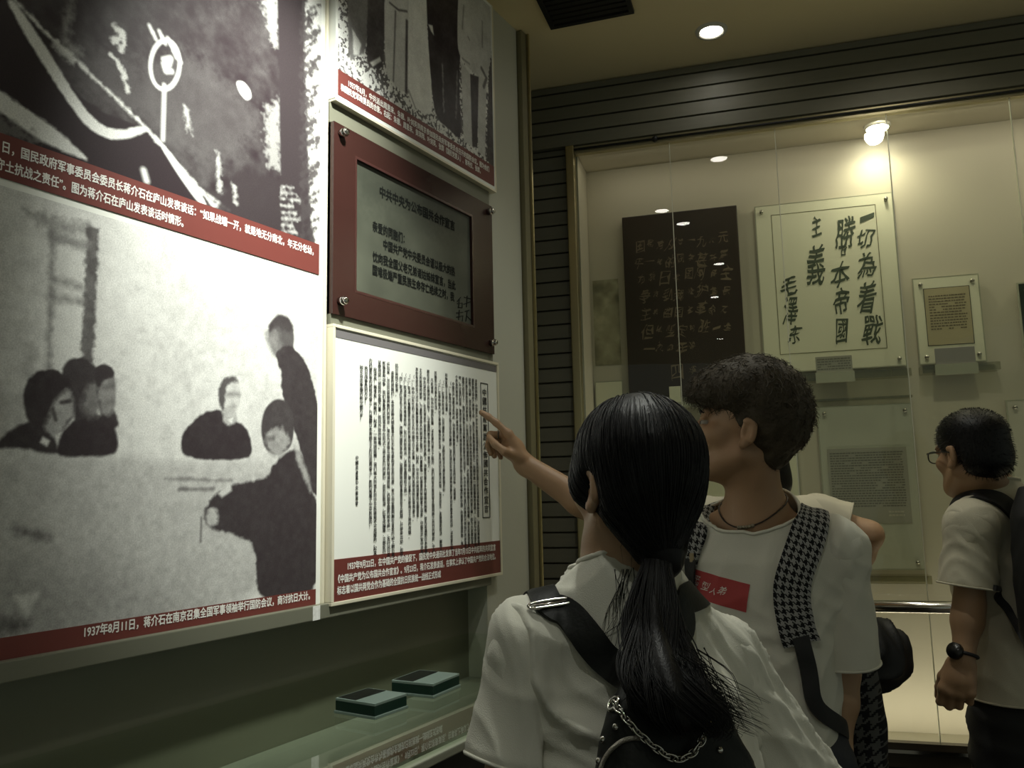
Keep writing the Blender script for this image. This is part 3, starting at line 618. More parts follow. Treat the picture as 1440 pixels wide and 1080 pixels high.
def acryl_block(corners, label, zc=TZ):
    q = [on_z(px, py, zc + 0.026) for px, py in corners]        # front, right, back, left corners of the top
    ux = np.array(q[1]) - q[0]; uy = np.array(q[3]) - q[0]; ux[2] = uy[2] = 0; w_ = np.linalg.norm(ux); d_ = min(np.linalg.norm(uy), 0.10)
    ex = ux / w_; ey = np.array([-ex[1], ex[0], 0])
    t = thing('acrylic_block', label, 'block', (q[0][0], q[0][1], zc + 0.0003), math.atan2(ex[1], ex[0]))
    bm = bmesh.new(); abox(bm, (-.002, -.002, 0), (w_ + .002, d_ + .002, 0.005), 0.001); obj('base_plate', bm, mat('pale_acrylic', (0.34, 0.45, 0.41), 0.2), t)
    bm = bmesh.new(); abox(bm, (0, 0, 0.0052), (w_, d_, 0.021), 0.001); obj('core', bm, mat('dark_green_acrylic', (0.02, 0.055, 0.04), 0.12), t)
    bm = bmesh.new(); abox(bm, (0, 0, 0.0212), (w_, d_, 0.026), 0.001); obj('top_plate', bm, mat('pale_acrylic', (0.34, 0.45, 0.41), 0.2), t)
    bm = bmesh.new(); abox(bm, (w_ * .03, d_ * .50, 0.0261), (w_ * .95, d_ * .96, 0.0266)); obj('dark_reflection', bm, mat('reflection_dark', (0.03, 0.035, 0.03), 0.1), t)  # reflection over the back half of the top, painted as a thin dark sheet
    return t
acryl_block([(527, 990), (572, 975), (520, 966), (489, 977)], 'nearer small clear acrylic block on the glass table, left of the two')
acryl_block([(609, 962), (646, 947), (622, 943), (566, 952)], 'farther small clear acrylic block on the glass table, right of the two')
# ------------------------------------------------------------------ the tall glass case on the back wall
case = thing('glass_case', 'tall built in glass fronted case along the dark slatted wall', 'display case', (0, 0, 0))
M_pane = glass_mat('clear_pane', (0.93, 0.95, 0.90), 0.0)
M_back = mat('cream_case_paint', (0.60, 0.55, 0.45), 0.6, var=0.03, vscale=3, bump=0.1, bscale=60)
def fbox(name, m, parent, *boxes, bevel=0.0):
    bm = bmesh.new()
    for a, b in boxes: abox(bm, a, b, bevel, FB)
    return obj(name, bm, m, parent)
# seen from the room: local y grows behind the glass
fbox('case_back', M_back, case, ((UL, DEP - .008, 0.64), (UR, DEP + .012, ZT + .03)))
fbox('case_side', M_back, case, ((UL - .014, 0.02, 0.64), (UL + .004, DEP - .009, ZT + .03)))
fbox('case_top', M_back, case, ((UL + .005, 0.02, ZT + .012), (UR, DEP - .009, ZT + .03)))
fbox('case_bottom', M_back, case, ((UL + .005, 0.02, 0.64), (UR, DEP - .009, 0.70)))
fbox('post', M_gold, case, ((UL - .032, -0.022, 0.62), (UL - .001, 0.018, ZT + .031)), bevel=0.003)
fbox('top_rail', mat('bronze_rail', (0.42, 0.37, 0.22), 0.35, 0.4), case, ((UL, -0.008, ZT + .002), (UR, 0.016, ZT + .031)))
fbox('bottom_rail', mat('dark_wood_rail', (0.05, 0.038, 0.024), 0.35), case, ((UL, -0.012, 0.655), (UR, 0.016, 0.726)), ((UL, -0.02, 0.62), (UR, 0.02, 0.650)))
fbox('bottom_strip', M_chrome, case, ((UL, -0.022, 0.698), (UR, -0.0125, 0.708)))
seams = [UL, -0.172, 0.186, 0.540, 0.906, 1.27, 1.63, 2.0, UR]
for a, b in zip(seams[:-1], seams[1:]): fbox('glass_pane', M_pane, case, ((a + .0012, 0, 0.727), (b - .0012, 0.008, ZT + .001)))
for a in seams[1:-1]: fbox('pane_seam', mat('clear_sealant', (0.62, 0.62, 0.52), 0.4), case, ((a - .0011, -.0004, 0.727), (a + .0011, 0.0084, ZT + .001)))
# thin dark rod along the top of the glass, with its ball fitting
bm = bmesh.new(); cyl(bm, onb(UL, 2.738, -0.015), onb(UR, 2.738, -0.015), 0.0042, seg=10); obj('hanging_rod', bm, M_black, case, True)
bm = bmesh.new(); sph(bm, onb(-0.22, 2.738, -0.015), 0.011, 14); cyl(bm, onb(-0.22, 2.738, -0.015), onb(-0.22, 2.738, -0.006), 0.005); obj('rod_fitting', bm, M_black, case, True)
# guard rail in front of the glass
rail = thing('guard_rail', 'polished steel guard rail running in front of the glass case', 'railing', (0, 0, 0))
bm = bmesh.new(); cyl(bm, onb(UL + .05, 1.137, -0.09), onb(UR, 1.137, -0.09), 0.019, seg=24); obj('rail', bm, M_chrome, rail, True)
for u in (-0.3, 0.15, 1.55):
    bm = bmesh.new(); cyl(bm, onb(u, 1.125, -0.09), onb(u, 0.69, -0.024), 0.008, seg=12); obj('bracket', bm, M_chrome, rail, True)
# case lamps
CL = ['bright round lamp recessed in the case top, above the right edge of the calligraphy board', 'round lamp recessed in the case top beyond the right edge of the picture']
for (u, r, pw), lab in zip(CASE_LAMPS, CL):
    t = thing('case_lamp', lab, 'lamp', onb(u, 2.7338, r))
    bm = bmesh.new(); cyl(bm, (0, 0, 0), (0, 0, -0.010), 0.044, 0.041, 28); obj('rim', bm, M_white, t, True)
    bm = bmesh.new(); cyl(bm, (0, 0, -0.0101), (0, 0, -0.013), 0.036, 0.034, 28); obj('lens', bm, mat('case_lamp_lens', (1, 1, 1), 0.3, emit=(1.0, 0.95, 0.78), estr=30), t)

# ---- boards in the case
M_acry = glass_mat('board_acrylic', (0.95, 0.96, 0.92), -0.1)
M_paper = mat('cream_paper', (0.78, 0.76, 0.60), 0.6, var=0.03)
M_greyp = mat('grey_paper', (0.34, 0.33, 0.28), 0.6, var=0.08, vscale=12)
M_edge = mat('acrylic_edge', (0.42, 0.42, 0.33), 0.3)
M_pin = mat('brushed_pin', (0.30, 0.29, 0.24), 0.35, 0.8)
RB = DEP - .008       # face of the case back
def blocal(px, py, r): return on_b(px, py, r)
def btext(body, u, z, r, width=None, height=None, **k):
    p = onb(u, z, r); return place_text(body, p, UB, UZ, width=width, height=height, **k)
def board(label, u0, z0, u1, z1, m, pins=True, edge=0.003, name='display_board', cat='board', thick=0.006, off=0.014):
    t = thing(name, label, cat, (0, 0, 0))
    fbox('board', m, t, ((u0, RB - off, z0), (u1, RB - off + thick, z1)), bevel=0.001)
    if edge:
        e = edge; fbox('rim', M_edge, t, ((u0 - e, RB - off - .0005, z0 - e), (u0 - .0002, RB - off + thick, z1 + e)), ((u1 + .0002, RB - off - .0005, z0 - e), (u1 + e, RB - off + thick, z1 + e)),
             ((u0, RB - off - .0005, z1 + .0002), (u1, RB - off + thick, z1 + e)), ((u0, RB - off - .0005, z0 - e), (u1, RB - off + thick, z0 - .0002)))
    if pins:
        for uu, zz in ((u0 + .02, z1 - .022), (u1 - .02, z1 - .022), (u0 + .02, z0 + .022), (u1 - .02, z0 + .022)):
            bm = bmesh.new(); cyl(bm, onb(uu, zz, RB - off - .012), onb(uu, zz, RB - .0005), 0.006, seg=14); obj('standoff_pin', bm, M_pin, t, True)
    return t
def ledge(parent, u0, u1, z, h=0.026, dep=0.06):
    fbox('ledge', glass_mat('clear_ledge', (0.74, 0.74, 0.66), 0.3), parent, ((u0, RB - dep, z - h), (u1, RB - .0005, z)))
OFF = 0.016
# dark handwritten board
bb = thing('inscription_board', 'large dark upright board with brown handwriting at the left of the case', 'board', (0, 0, 0))
fbox('slab', mat('dark_slab', (0.028, 0.015, 0.011), 0.35, var=0.2, vscale=6), bb, ((-.372, RB - .035, 1.835), (.048, RB - .001, 2.527)), bevel=0.003)
rows = [('国民党从它一九六元', 893, 1024, 347), ('平一般的同学甚共喜', 891, 1026, 371), ('为抗日救国阿民主', 893, 1030, 393), ('争达到我维护革民', 899, 1030, 417),
        ('主的曲国主革命之', 900, 1026, 442), ('但以坚定的胜一生', 903, 1032, 467), ('一九四年稿', 905, 982, 491), ('四泽', 942, 985, 524)]
for body, x0, x1, yc in rows:
    parts = []; n = len(body); rr = RB - .0356
    ua, za = on_b(x0, yc, rr); ub, zb3 = on_b(x1, yc, rr); zc = za
    for k, ch in enumerate(body):
        uc = ua + (ub - ua) * (k + .5) / n
        if ch == '。': continue
        s2 = (ub - ua) / n * (0.85 + 0.35 * math.sin(k * 2.3 + yc))
        parts.append(btext(ch, uc, zc + 0.006 * math.sin(k * 1.7), rr, width=s2 * 0.92, height=s2 * (1.05 if ch != '一' else .18), shear=0.25, warp=0.0035, centre=True, rot=0.08 * math.sin(k * 3 + yc), bold=-0.004))
    V, Fc = merge(parts); pydata('handwriting_row', V, Fc, mat('chalk_brown', (0.20, 0.15, 0.10), 0.7), bb)

# calligraphy board
cal = board('large cream board with bold brush calligraphy, brightly lit beside the dark board', 0.113, 1.905, 0.572, 2.517, M_paper)
rf = RB - .0146
def uz(px, py): return on_b(px, py, rf)
ua, za = uz(1097, 499); ub, zb4 = uz(1231, 287); t = .0022
fbox('border', mat('olive_line', (0.16, 0.15, 0.08), 0.6), cal, ((ua, rf, za), (ua + t, rf + .0004, zb4)), ((ub - t, rf, za), (ub, rf + .0004, zb4)), ((ua, rf, za), (ub, rf + .0004, za + t)), ((ua, rf, zb4 - t), (ub, rf + .0004, zb4)))
CH = [('一', 1219, 306, 20, 7, .25), ('切', 1218, 335, 26, 28, .05), ('為', 1217, 373, 27, 36, .1), ('着', 1219, 418, 30, 46, .05), ('戰', 1226, 464, 30, 42, .05),
      ('勝', 1188, 327, 34, 46, .1), ('日', 1186, 353, 9, 15, 0), ('本', 1181, 386, 31, 36, .1), ('帝', 1184, 424, 24, 38, .1), ('國', 1184, 465, 22, 36, .05),
      ('主', 1147, 318, 17, 30, .15), ('義', 1147, 372, 30, 60, .05), ('毛', 1109, 402, 26, 28, .2), ('澤', 1112, 437, 24, 42, .05), ('东', 1117, 470, 22, 26, .05)]
parts = []
for ch, px, py, wp, hp, rot in CH:
    uu, zz = uz(px, py); k = 2.95 / 1150
    parts.append(btext(ch, uu, zz, rf - .0004, width=wp * k * .95, height=hp * k * .95, bold=0.012, shear=0.42, warp=0.0028, centre=True, rot=rot, res=4))
V, Fc = merge(parts); pydata('calligraphy', V, Fc, mat('brush_ink', (0.05, 0.07, 0.045), 0.6), cal)
ledge(cal, 0.19, 0.578, 1.888)
lb = thing('caption_plate', 'small grey caption plate below the calligraphy', 'label', (0, 0, 0))
ua, za = uz(1146, 521); ub, zb4 = uz(1195, 499)
fbox('plate', M_greyp, lb, ((ua, RB - .062, 1.8885), (ub, RB - .056, 1.8885 + .055)), bevel=.001); fbox('foot', M_edge, lb, ((ua - .004, RB - .068, 1.852), (ub + .004, RB - .0605, 1.888)))
def tinylines(u0, u1, z0, z1, n, r, seed=1):
    rg = random.Random(seed); bm = bmesh.new()
    for k in range(n):
        z = z1 - (z1 - z0) * (k + .5) / n; u = u0
        while u < u1 - .004:
            w2 = rg.uniform(.004, .011); w2 = min(w2, u1 - u); abox(bm, (u, r - .0003, z - (z1 - z0) / n * .22), (u + w2, r, z + (z1 - z0) / n * .22), 0, FB); u += w2 + rg.uniform(.0012, .003)
            if rg.random() < .03: u += .02
    return bm
obj('caption_text', tinylines(ua + .005, ub - .005, 1.895, 1.938, 5, RB - .0621, 4), mat('faint_ink', (0.16, 0.155, 0.13), 0.6), lb)

# small document board
sm = board('small cream board holding a tan typed sheet, right of the calligraphy', 0.617, 1.905, 0.817, 2.200, M_paper)
ua, za = uz(1306, 486); ub, zb4 = uz(1362, 402)
fbox('typed_sheet', mat('tan_sheet', (0.44, 0.38, 0.24), 0.6, var=0.08, vscale=10), sm, ((ua, RB - .0155, za), (ub, RB - .0141, zb4)))
fbox('sheet_edge', M_blackink, sm, ((ua - .002, RB - .0152, za - .002), (ua, RB - .0141, zb4 + .002)), ((ub, RB - .0152, za - .002), (ub + .002, RB - .0141, zb4 + .002)), ((ua, RB - .0152, zb4), (ub, RB - .0141, zb4 + .002)), ((ua, RB - .0152, za - .002), (ub, RB - .0141, za)))
obj('typed_text', tinylines(ua + .012, ub - .012, za + .05, zb4 - .022, 13, RB - .0156, 7), mat('sheet_ink', (0.15, 0.12, 0.08), 0.6), sm)
ledge(sm, 0.612, 0.845, 1.893)
lb = thing('caption_plate', 'small grey caption plate below the tan typed sheet', 'label', (0, 0, 0))
ua, za = uz(1311, 508); ub, zb4 = uz(1365, 490)
fbox('plate', mat('violet_grey_paper', (0.30, 0.28, 0.27), 0.6), lb, ((ua, RB - .062, 1.8935), (ub, RB - .056, 1.948)), bevel=.001); fbox('foot', M_edge, lb, ((ua - .004, RB - .068, 1.857), (ub + .004, RB - .0605, 1.893)))
# lower document board
lo = board('tall pale board with a grey printed sheet, below the calligraphy', 0.278, 1.222, 0.575, 1.772, mat('pale_grey_board', (0.50, 0.50, 0.42), 0.5))
ua, za = uz(1170, 733); ub, zb4 = uz(1274, 628)
fbox('printed_sheet', M_greyp, lo, ((ua, RB - .0155, za - .01), (ub, RB - .0141, zb4)))
obj('printed_text', tinylines(ua + .008, ub - .012, za + .045, zb4 - .012, 22, RB - .0156, 9), MATS['faint_ink'], lo)
obj('printed_note', tinylines(ub - .07, ub - .02, za + .012, za + .035, 2, RB - .0156, 10), mat('note_ink', (0.5, 0.46, 0.38), 0.6), lo)
ledge(lo, 0.27, 0.585, 1.205)
ledge(lo, 0.27, 0.580, 1.80, 0.008, 0.03)
# board left of it, mostly hidden by the two people
lf = board('pale board with cream sheet low in the case, partly hidden behind the boy', -0.12, 1.40, 0.20, 1.775, M_paper)
ledge(lf, -0.13, 0.21, 1.44, 0.03)
# pale photo board at the far left of the case
ph = board('pale photograph board at the left end of the case, beside the dark board', -0.498, 1.30, -0.40, 1.905, M_paper, pins=False)
P = Print(0.098, 0.33, 0.004, 0.55); P.A += P.noise(0.05, 0.35, 4, 44); P.fill([(0, 0), (.03, .05), (.05, .2), (.098, .25), (.098, 0)], 0.75, 0.02, 0.5, 0.02)
P.mesh('faded_photograph', onb(-0.498, 1.97, RB - .0015), UB, UZ, paint_mat('faded_print', 0.5), ph, dark=(0.16, 0.15, 0.10), light=(0.62, 0.58, 0.42))
# dark framed item and white board cut off by the right edge of the picture
fr = board('dark green framed picture cut by the right edge of the photo', 0.935, 1.895, 1.20, 2.155, mat('dark_green_picture', (0.02, 0.035, 0.028), 0.3), edge=0.005, name='framed_picture', cat='picture')
rb = board('white board low at the right edge, behind the man with glasses', 0.866, 1.22, 1.20, 1.765, mat('white_sheet', (0.60, 0.57, 0.48), 0.6), edge=.004)
# small plate under the dark board
pl = thing('caption_plate', 'pale caption plate on a ledge under the dark board', 'label', (0, 0, 0))
ua, za = on_b(942, 566, RB - .05); ub, zb4 = on_b(957, 547, RB - .05)
fbox('plate', M_paper, pl, ((ua, RB - .056, za), (ub, RB - .05, zb4 + .01)), bevel=.001); fbox('ledge', M_edge, pl, ((ua - .05, RB - .06, za - .02), (ub + .06, RB - .0005, za - .0005)))
# ------------------------------------------------------------------ smooth bodies: blended distance fields turned into one continuous surface
def axis(lo, hi, coarse, fine=()):
    out = [lo]
    while out[-1] < hi:
        st = coarse
        for a, b, f in fine:
            if a - coarse < out[-1] < b: st = min(st, f)
        out.append(out[-1] + st)
    return np.array(out, np.float32)
class Field:
    def __init__(s, lo, hi, vox, fine=()):           # fine: [(lo3, hi3, step)]
        s.ax = [axis(lo[i], hi[i], vox, [(f[0][i], f[1][i], f[2]) for f in fine]) for i in range(3)]
        s.D = np.full([len(a) for a in s.ax], 1.0, np.float32)
    def put(s, fn, lo, hi, k=0.02, op='u'):
        m = 1.2 * k + 0.02; sl = []
        for i in range(3):
            a = int(np.searchsorted(s.ax[i], lo[i] - m)); b = int(np.searchsorted(s.ax[i], hi[i] + m)) + 1
            a = max(a - 1, 0); b = min(b, len(s.ax[i])); sl.append(slice(a, b))
            if b <= a: return
        X = s.ax[0][sl[0]][:, None, None]; Y = s.ax[1][sl[1]][None, :, None]; Z = s.ax[2][sl[2]][None, None, :]
        d = fn(X, Y, Z); a = s.D[tuple(sl)]
        if op == 'u':
            h = np.clip(0.5 + 0.5 * (a - d) / k, 0, 1); s.D[tuple(sl)] = a * (1 - h) + d * h - k * h * (1 - h)
        else:
            h = np.clip(0.5 - 0.5 * (a + d) / k, 0, 1); s.D[tuple(sl)] = a * (1 - h) - d * h + k * h * (1 - h)
    def cone(s, a, b, ra, rb, k=0.02, op='u'):
        a = np.array(a, float); b = np.array(b, float); e = b - a; L = e.dot(e) + 1e-12
        def fn(X, Y, Z):
            t = np.clip(((X - a[0]) * e[0] + (Y - a[1]) * e[1] + (Z - a[2]) * e[2]) / L, 0, 1)
            return np.sqrt((X - a[0] - t * e[0]) ** 2 + (Y - a[1] - t * e[1]) ** 2 + (Z - a[2] - t * e[2]) ** 2) - (ra + (rb - ra) * t)
        r = max(ra, rb); s.put(fn, np.minimum(a, b) - r, np.maximum(a, b) + r, k, op)
    def ell(s, c, r, k=0.02, op='u', fr=None):
        """ellipsoid; fr = (R, origin, scale) puts it in a local frame"""
        c = np.array(c, float); r = np.array(r, float)
        if fr is not None:
            R_, o, sc = fr; cw = o + R_ @ (c * sc); r = r * sc
        else: R_ = np.eye(3); cw = c
        rm = r.min(); R_ = np.array(R_)
        def fn(X, Y, Z):
            x = X - cw[0]; y = Y - cw[1]; z = Z - cw[2]
            u = (R_[0, 0] * x + R_[1, 0] * y + R_[2, 0] * z) / r[0]; v = (R_[0, 1] * x + R_[1, 1] * y + R_[2, 1] * z) / r[1]; w_ = (R_[0, 2] * x + R_[1, 2] * y + R_[2, 2] * z) / r[2]
            q = np.sqrt(u * u + v * v + w_ * w_); g = np.sqrt((u / r[0]) ** 2 + (v / r[1]) ** 2 + (w_ / r[2]) ** 2) + 1e-6
            return np.clip(q * (q - 1) / g, -rm, 1)
        e = np.abs(R_) @ r; s.put(fn, cw - e, cw + e, k, op)
    def fcone(s, fr, a, b, ra, rb, k=0.02, op='u'):
        R_, o, sc = fr; s.cone(o + R_ @ (np.array(a) * sc), o + R_ @ (np.array(b) * sc), ra * sc, rb * sc, k, op)
    def loft(s, rings, k=0.03, p=2.4):                # rings: (z, cx, cy, rx, ry)
        Rg = np.array(rings, float); Rg = Rg[np.argsort(Rg[:, 0])]
        def fn(X, Y, Z):
            zc = np.clip(Z, Rg[0, 0], Rg[-1, 0]); cx, cy, rx, ry = (np.interp(zc, Rg[:, 0], Rg[:, i]) for i in (1, 2, 3, 4))
            q = ((np.abs(X - cx) / rx) ** p + (np.abs(Y - cy) / ry) ** p + 1e-9) ** (1 / p)
            d = (q - 1) * np.minimum(rx, ry); dz = np.abs(Z - zc)
            return np.where(dz > 0, np.sqrt(np.maximum(d, 0) ** 2 + dz ** 2) + np.minimum(d, 0) * (dz == 0), d)
        lo = (min(Rg[:, 1] - Rg[:, 3]), min(Rg[:, 2] - Rg[:, 4]), Rg[0, 0]); hi = (max(Rg[:, 1] + Rg[:, 3]), max(Rg[:, 2] + Rg[:, 4]), Rg[-1, 0]); s.put(fn, lo, hi, k)
    def surface(s, relax=2):
        D = s.D; I = D < 0; c = np.zeros([n - 1 for n in D.shape], np.int8)
        for a in (0, 1):
            for b in (0, 1):
                for d in (0, 1): c += I[a:D.shape[0] - 1 + a, b:D.shape[1] - 1 + b, d:D.shape[2] - 1 + d]
        act = (c > 0) & (c < 8); idx = np.argwhere(act); acc = np.zeros((len(idx), 3)); cnt = np.zeros(len(idx))
        crn = [(a, b, d) for a in (0, 1) for b in (0, 1) for d in (0, 1)]
        for p in crn:
            for ax_ in range(3):
                if p[ax_]: continue
                q = list(p); q[ax_] = 1; ip = idx + np.array(p); iq = idx + np.array(q)
                da = D[ip[:, 0], ip[:, 1], ip[:, 2]]; db = D[iq[:, 0], iq[:, 1], iq[:, 2]]; m = (da < 0) != (db < 0)
                t = np.where(m, da / np.where(m, da - db, 1), 0)
                P0 = np.stack([s.ax[i][ip[:, i]] for i in range(3)], 1); P1 = np.stack([s.ax[i][iq[:, i]] for i in range(3)], 1)
                acc += (P0 + (P1 - P0) * t[:, None]) * m[:, None]; cnt += m
        V = acc / np.maximum(cnt, 1)[:, None]; gid = np.full(act.shape, -1, np.int32); gid[act] = np.arange(len(idx)); Fs = []
        for ax_ in range(3):
            o1, o2 = [(1, 2), (2, 0), (0, 1)][ax_]
            sl0 = [slice(1, -1)] * 3; sl1 = [slice(1, -1)] * 3; sl0[ax_] = slice(0, -1); sl1[ax_] = slice(1, None)
            A = I[tuple(sl0)]; B = I[tuple(sl1)]; ch = np.argwhere(A != B); ins = A[tuple(ch.T)]
            base = ch.copy(); base[:, o1] += 1; base[:, o2] += 1; cells = []
            for da, db in ((-1, -1), (0, -1), (0, 0), (-1, 0)):
                q = base.copy(); q[:, o1] += da; q[:, o2] += db; cells.append(gid[tuple(q.T)])
            f = np.stack(cells, 1); f = np.where(ins[:, None], f, f[:, ::-1]); Fs.append(f)
        Fc = np.concatenate(Fs)
        Fc = Fc[(Fc >= 0).all(1)]
        for it in range(relax):
            S_ = np.zeros_like(V); N_ = np.zeros(len(V))
            for a, b in ((0, 1), (1, 2), (2, 3), (3, 0)):
                np.add.at(S_, Fc[:, a], V[Fc[:, b]]); np.add.at(N_, Fc[:, a], 1); np.add.at(S_, Fc[:, b], V[Fc[:, a]]); np.add.at(N_, Fc[:, b], 1)
            V = V + 0.45 * (S_ / np.maximum(N_, 1)[:, None] - V)
        return V, Fc
def vnormals(V, Fc):
    n = np.cross(V[Fc[:, 2]] - V[Fc[:, 0]], V[Fc[:, 3]] - V[Fc[:, 1]]); N = np.zeros_like(V)
    for i in range(4): np.add.at(N, Fc[:, i], n)
    return N / (np.linalg.norm(N, axis=1)[:, None] + 1e-12)
def wrinkle(V, Fc, waves, amp, seed, mask=None):
    """cloth folds: waves = list of wave vectors (per metre)"""
    r = np.random.default_rng(seed); N = vnormals(V, Fc); f = np.zeros(len(V))
    wp = 0.05 * np.stack([np.sin(V @ r.normal(0, 9, 3) + r.uniform(0, 6)) for _ in range(3)], 1)
    for kx, ky, kz, a in waves:
        ph = r.uniform(0, 6.28); q = (V + wp) @ np.array([kx, ky, kz]) * 2 * math.pi + ph; s_ = np.sin(q); f += a * (1 - 2 * np.abs(s_) ** 0.7)
        f *= 1
    m = 0.5 + 0.5 * np.sin(V @ r.normal(0, 8, 3) + r.uniform(0, 6)); f = f * (0.35 + 0.65 * m)
    if mask is not None: f = f * mask(V)
    return V + N * (amp * f)[:, None]
def cut(bm, co, no, centre, rad):
    fs = [f for f in bm.faces if (f.calc_center_median() - Vector(centre)).length < rad]
    es = list({e for f in fs for e in f.edges}); vs = list({v for f in fs for v in f.verts})
    bmesh.ops.bisect_plane(bm, geom=fs + es + vs, dist=1e-6, plane_co=Vector(co), plane_no=Vector(no).normalized(), clear_outer=True)
def to_bm(V, Fc):
    me = bpy.data.meshes.new('tmp'); me.from_pydata(V.tolist(), [], Fc.tolist()); bm = bmesh.new(); bm.from_mesh(me); bpy.data.meshes.remove(me); return bm
def solidify(o, t, off=-1):
    m = o.modifiers.new('thickness', 'SOLIDIFY'); m.thickness = t; m.offset = off
def rotm(yaw=0, pitch=0, roll=0):                    # yaw about z, pitch about x (up positive), roll about y
    return np.array((Matrix.Rotation(math.radians(yaw), 3, 'Z') @ Matrix.Rotation(math.radians(pitch), 3, 'X') @ Matrix.Rotation(math.radians(roll), 3, 'Y')))
def norm(v): v = np.array(v, float); return v / np.linalg.norm(v)

def add_head(f, fr, neck, nr=0.056):
    E = lambda c, r, k=0.018, op='u': f.ell(c, r, k, op, fr)
    E((0, -.014, .036), (.077, .097, .081)); E((0, .034, -.045), (.057, .056, .072), .03); E((0, .048, -.086), (.038, .040, .030), .025)
    for s in (-1, 1):
        f.fcone(fr, (s * .054, -.004, -.055), (s * .026, .062, -.098), .020, .018, .025)
        E((s * .046, .054, -.025), (.022, .026, .020), .022)
    E((0, .080, -.100), (.020, .015, .015), .016); E((0, .076, .022), (.054, .016, .013), .015)
    f.fcone(fr, (0, .084, .012), (0, .106, -.034), .007, .0125, .010)
    for s in (-1, 1):
        E((s * .012, .096, -.038), (.009, .010, .008), .006); E((s * .032, .094, .001), (.018, .011, .010), .010, 's')
        E((s * .032, .082, .009), (.018, .009, .0062), .006); E((s * .032, .080, -.0085), (.017, .008, .006), .006)
        E((s * .077, -.016, -.010), (.008, .016, .028), .008); E((s * .083, -.025, -.006), (.0065, .008, .026), .004); E((s * .083, -.014, .012), (.006, .012, .008), .004); E((s * .087, -.012, -.010), (.008, .008, .015), .003, 's'); E((s * .080, -.008, -.036), (.007, .009, .010), .006)
    E((0, .090, -.063), (.023, .008, .0055), .006); E((0, .087, -.074), (.020, .009, .0065), .006); E((0, .099, -.0685), (.021, .006, .0016), .003, 's')
    R_, o, sc = fr
    f.cone(o + R_ @ (np.array([0, -.022, -.055]) * sc), neck, nr * .98 * sc, nr * 1.08, 0.03)
SEG = {}
def add_hand(f, wrist, d, side, right, curls, thumb, sc=1.0, kk=0.006):
    """d: towards the fingers, side: towards the thumb; curls: per finger (a, b, c) bends towards the palm in degrees; thumb: list of directions (d, side, palm)"""
    d = norm(d); side = norm(np.array(side) - d * np.dot(side, d)); n = np.cross(side, d) if right else np.cross(d, side); w = np.array(wrist, float); tips = []
    ln = ((.044, .027, .021), (.047, .030, .022), (.043, .028, .021), (.034, .021, .019)); rad = (.0092, .0094, .0088, .0078)
    f.cone(w - d * .01, w + d * .030 * sc, .023 * sc, .022 * sc, .015)
    for i in range(4):
        off = (.031 - .0205 * i) * sc; kn = w + d * (.088 - .0035 * abs(i - 1) - .006 * (i == 3)) * sc + side * off - n * .004 * sc
        f.cone(w + d * .015 * sc + side * off * .62, kn, .0155 * sc, .0125 * sc, .012)
        p = kn; a = 0.0; r = rad[i] * sc; dr = norm(d + side * (.06 - .04 * i))
        for j in range(3):
            a += math.radians(curls[i][j]); q = p + (dr * math.cos(a) + n * math.sin(a)) * ln[i][j] * sc; SEG[(right, i, j)] = (p, q, r)
            f.cone(p, q, r * (1.08 - .06 * j), r * (1.0 - .09 * j), kk if j else .010); p = q
        tips.append((p, dr * math.cos(a) + n * math.sin(a), n))
    f.ell(w + d * .052 * sc + n * .006 * sc, (.030 * sc, .034 * sc, .030 * sc), .015)
    p = w + d * .022 * sc + side * .022 * sc + n * .006 * sc
    for j, t in enumerate(thumb):
        v = norm(d * t[0] + side * t[1] + n * t[2]); q = p + v * (.042, .032, .026)[j] * sc; f.cone(p, q, (.0150, .0108, .0098)[j] * sc, (.0112, .0100, .0078)[j] * sc, .010 if j == 0 else .005); p = q
    tips.append((p, v, n)); return tips

SKIN = mat('skin', (0.44, 0.275, 0.165), 0.5, var=0.06, vscale=14, bump=0.15, bscale=500, sss=0.08)
SKIN_TAN = mat('tanned_skin', (0.36, 0.215, 0.12), 0.5, var=0.06, vscale=14, bump=0.15, bscale=500, sss=0.08)
COTTON = mat('white_cotton', (0.64, 0.625, 0.54), 0.85, var=0.03, vscale=6, bump=0.35, bscale=700, sheen=0.1)
COTTON2 = mat('cream_cotton', (0.58, 0.54, 0.42), 0.85, var=0.03, vscale=6, bump=0.35, bscale=700)
HAIR = mat('black_hair', (0.004, 0.0037, 0.004), 0.42, bump=0.35, bscale=60, stretch=(7, 7, 0.35), spec=0.25)
HAIR_BROWN = mat('brown_black_hair', (0.045, 0.033, 0.017), 0.7, var=0.3, vscale=25, bump=0.6, bscale=220)
BLACKCLOTH = mat('black_trousers', (0.012, 0.012, 0.012), 0.8, bump=0.3, bscale=400)
DENIM = mat('dark_trousers', (0.03, 0.032, 0.04), 0.8, bump=0.3, bscale=400)
SHOE = mat('white_shoe_rubber', (0.5, 0.5, 0.46), 0.6); SHOE_D = mat('dark_shoe', (0.03, 0.03, 0.03), 0.5)
EYE_W = mat('eye_white', (0.34, 0.31, 0.27), 0.25); EYE_D = mat('iris_dark', (0.012, 0.008, 0.005), 0.1)
LEATHER = mat('black_leather', (0.006, 0.007, 0.006), 0.48, var=0.2, vscale=30, bump=0.25, bscale=160, spec=0.25)
NYLON = mat('black_nylon', (0.008, 0.008, 0.0085), 0.6, bump=0.3, bscale=500)
WEB = mat('black_webbing', (0.010, 0.010, 0.011), 0.6, bump=0.4, bscale=900)

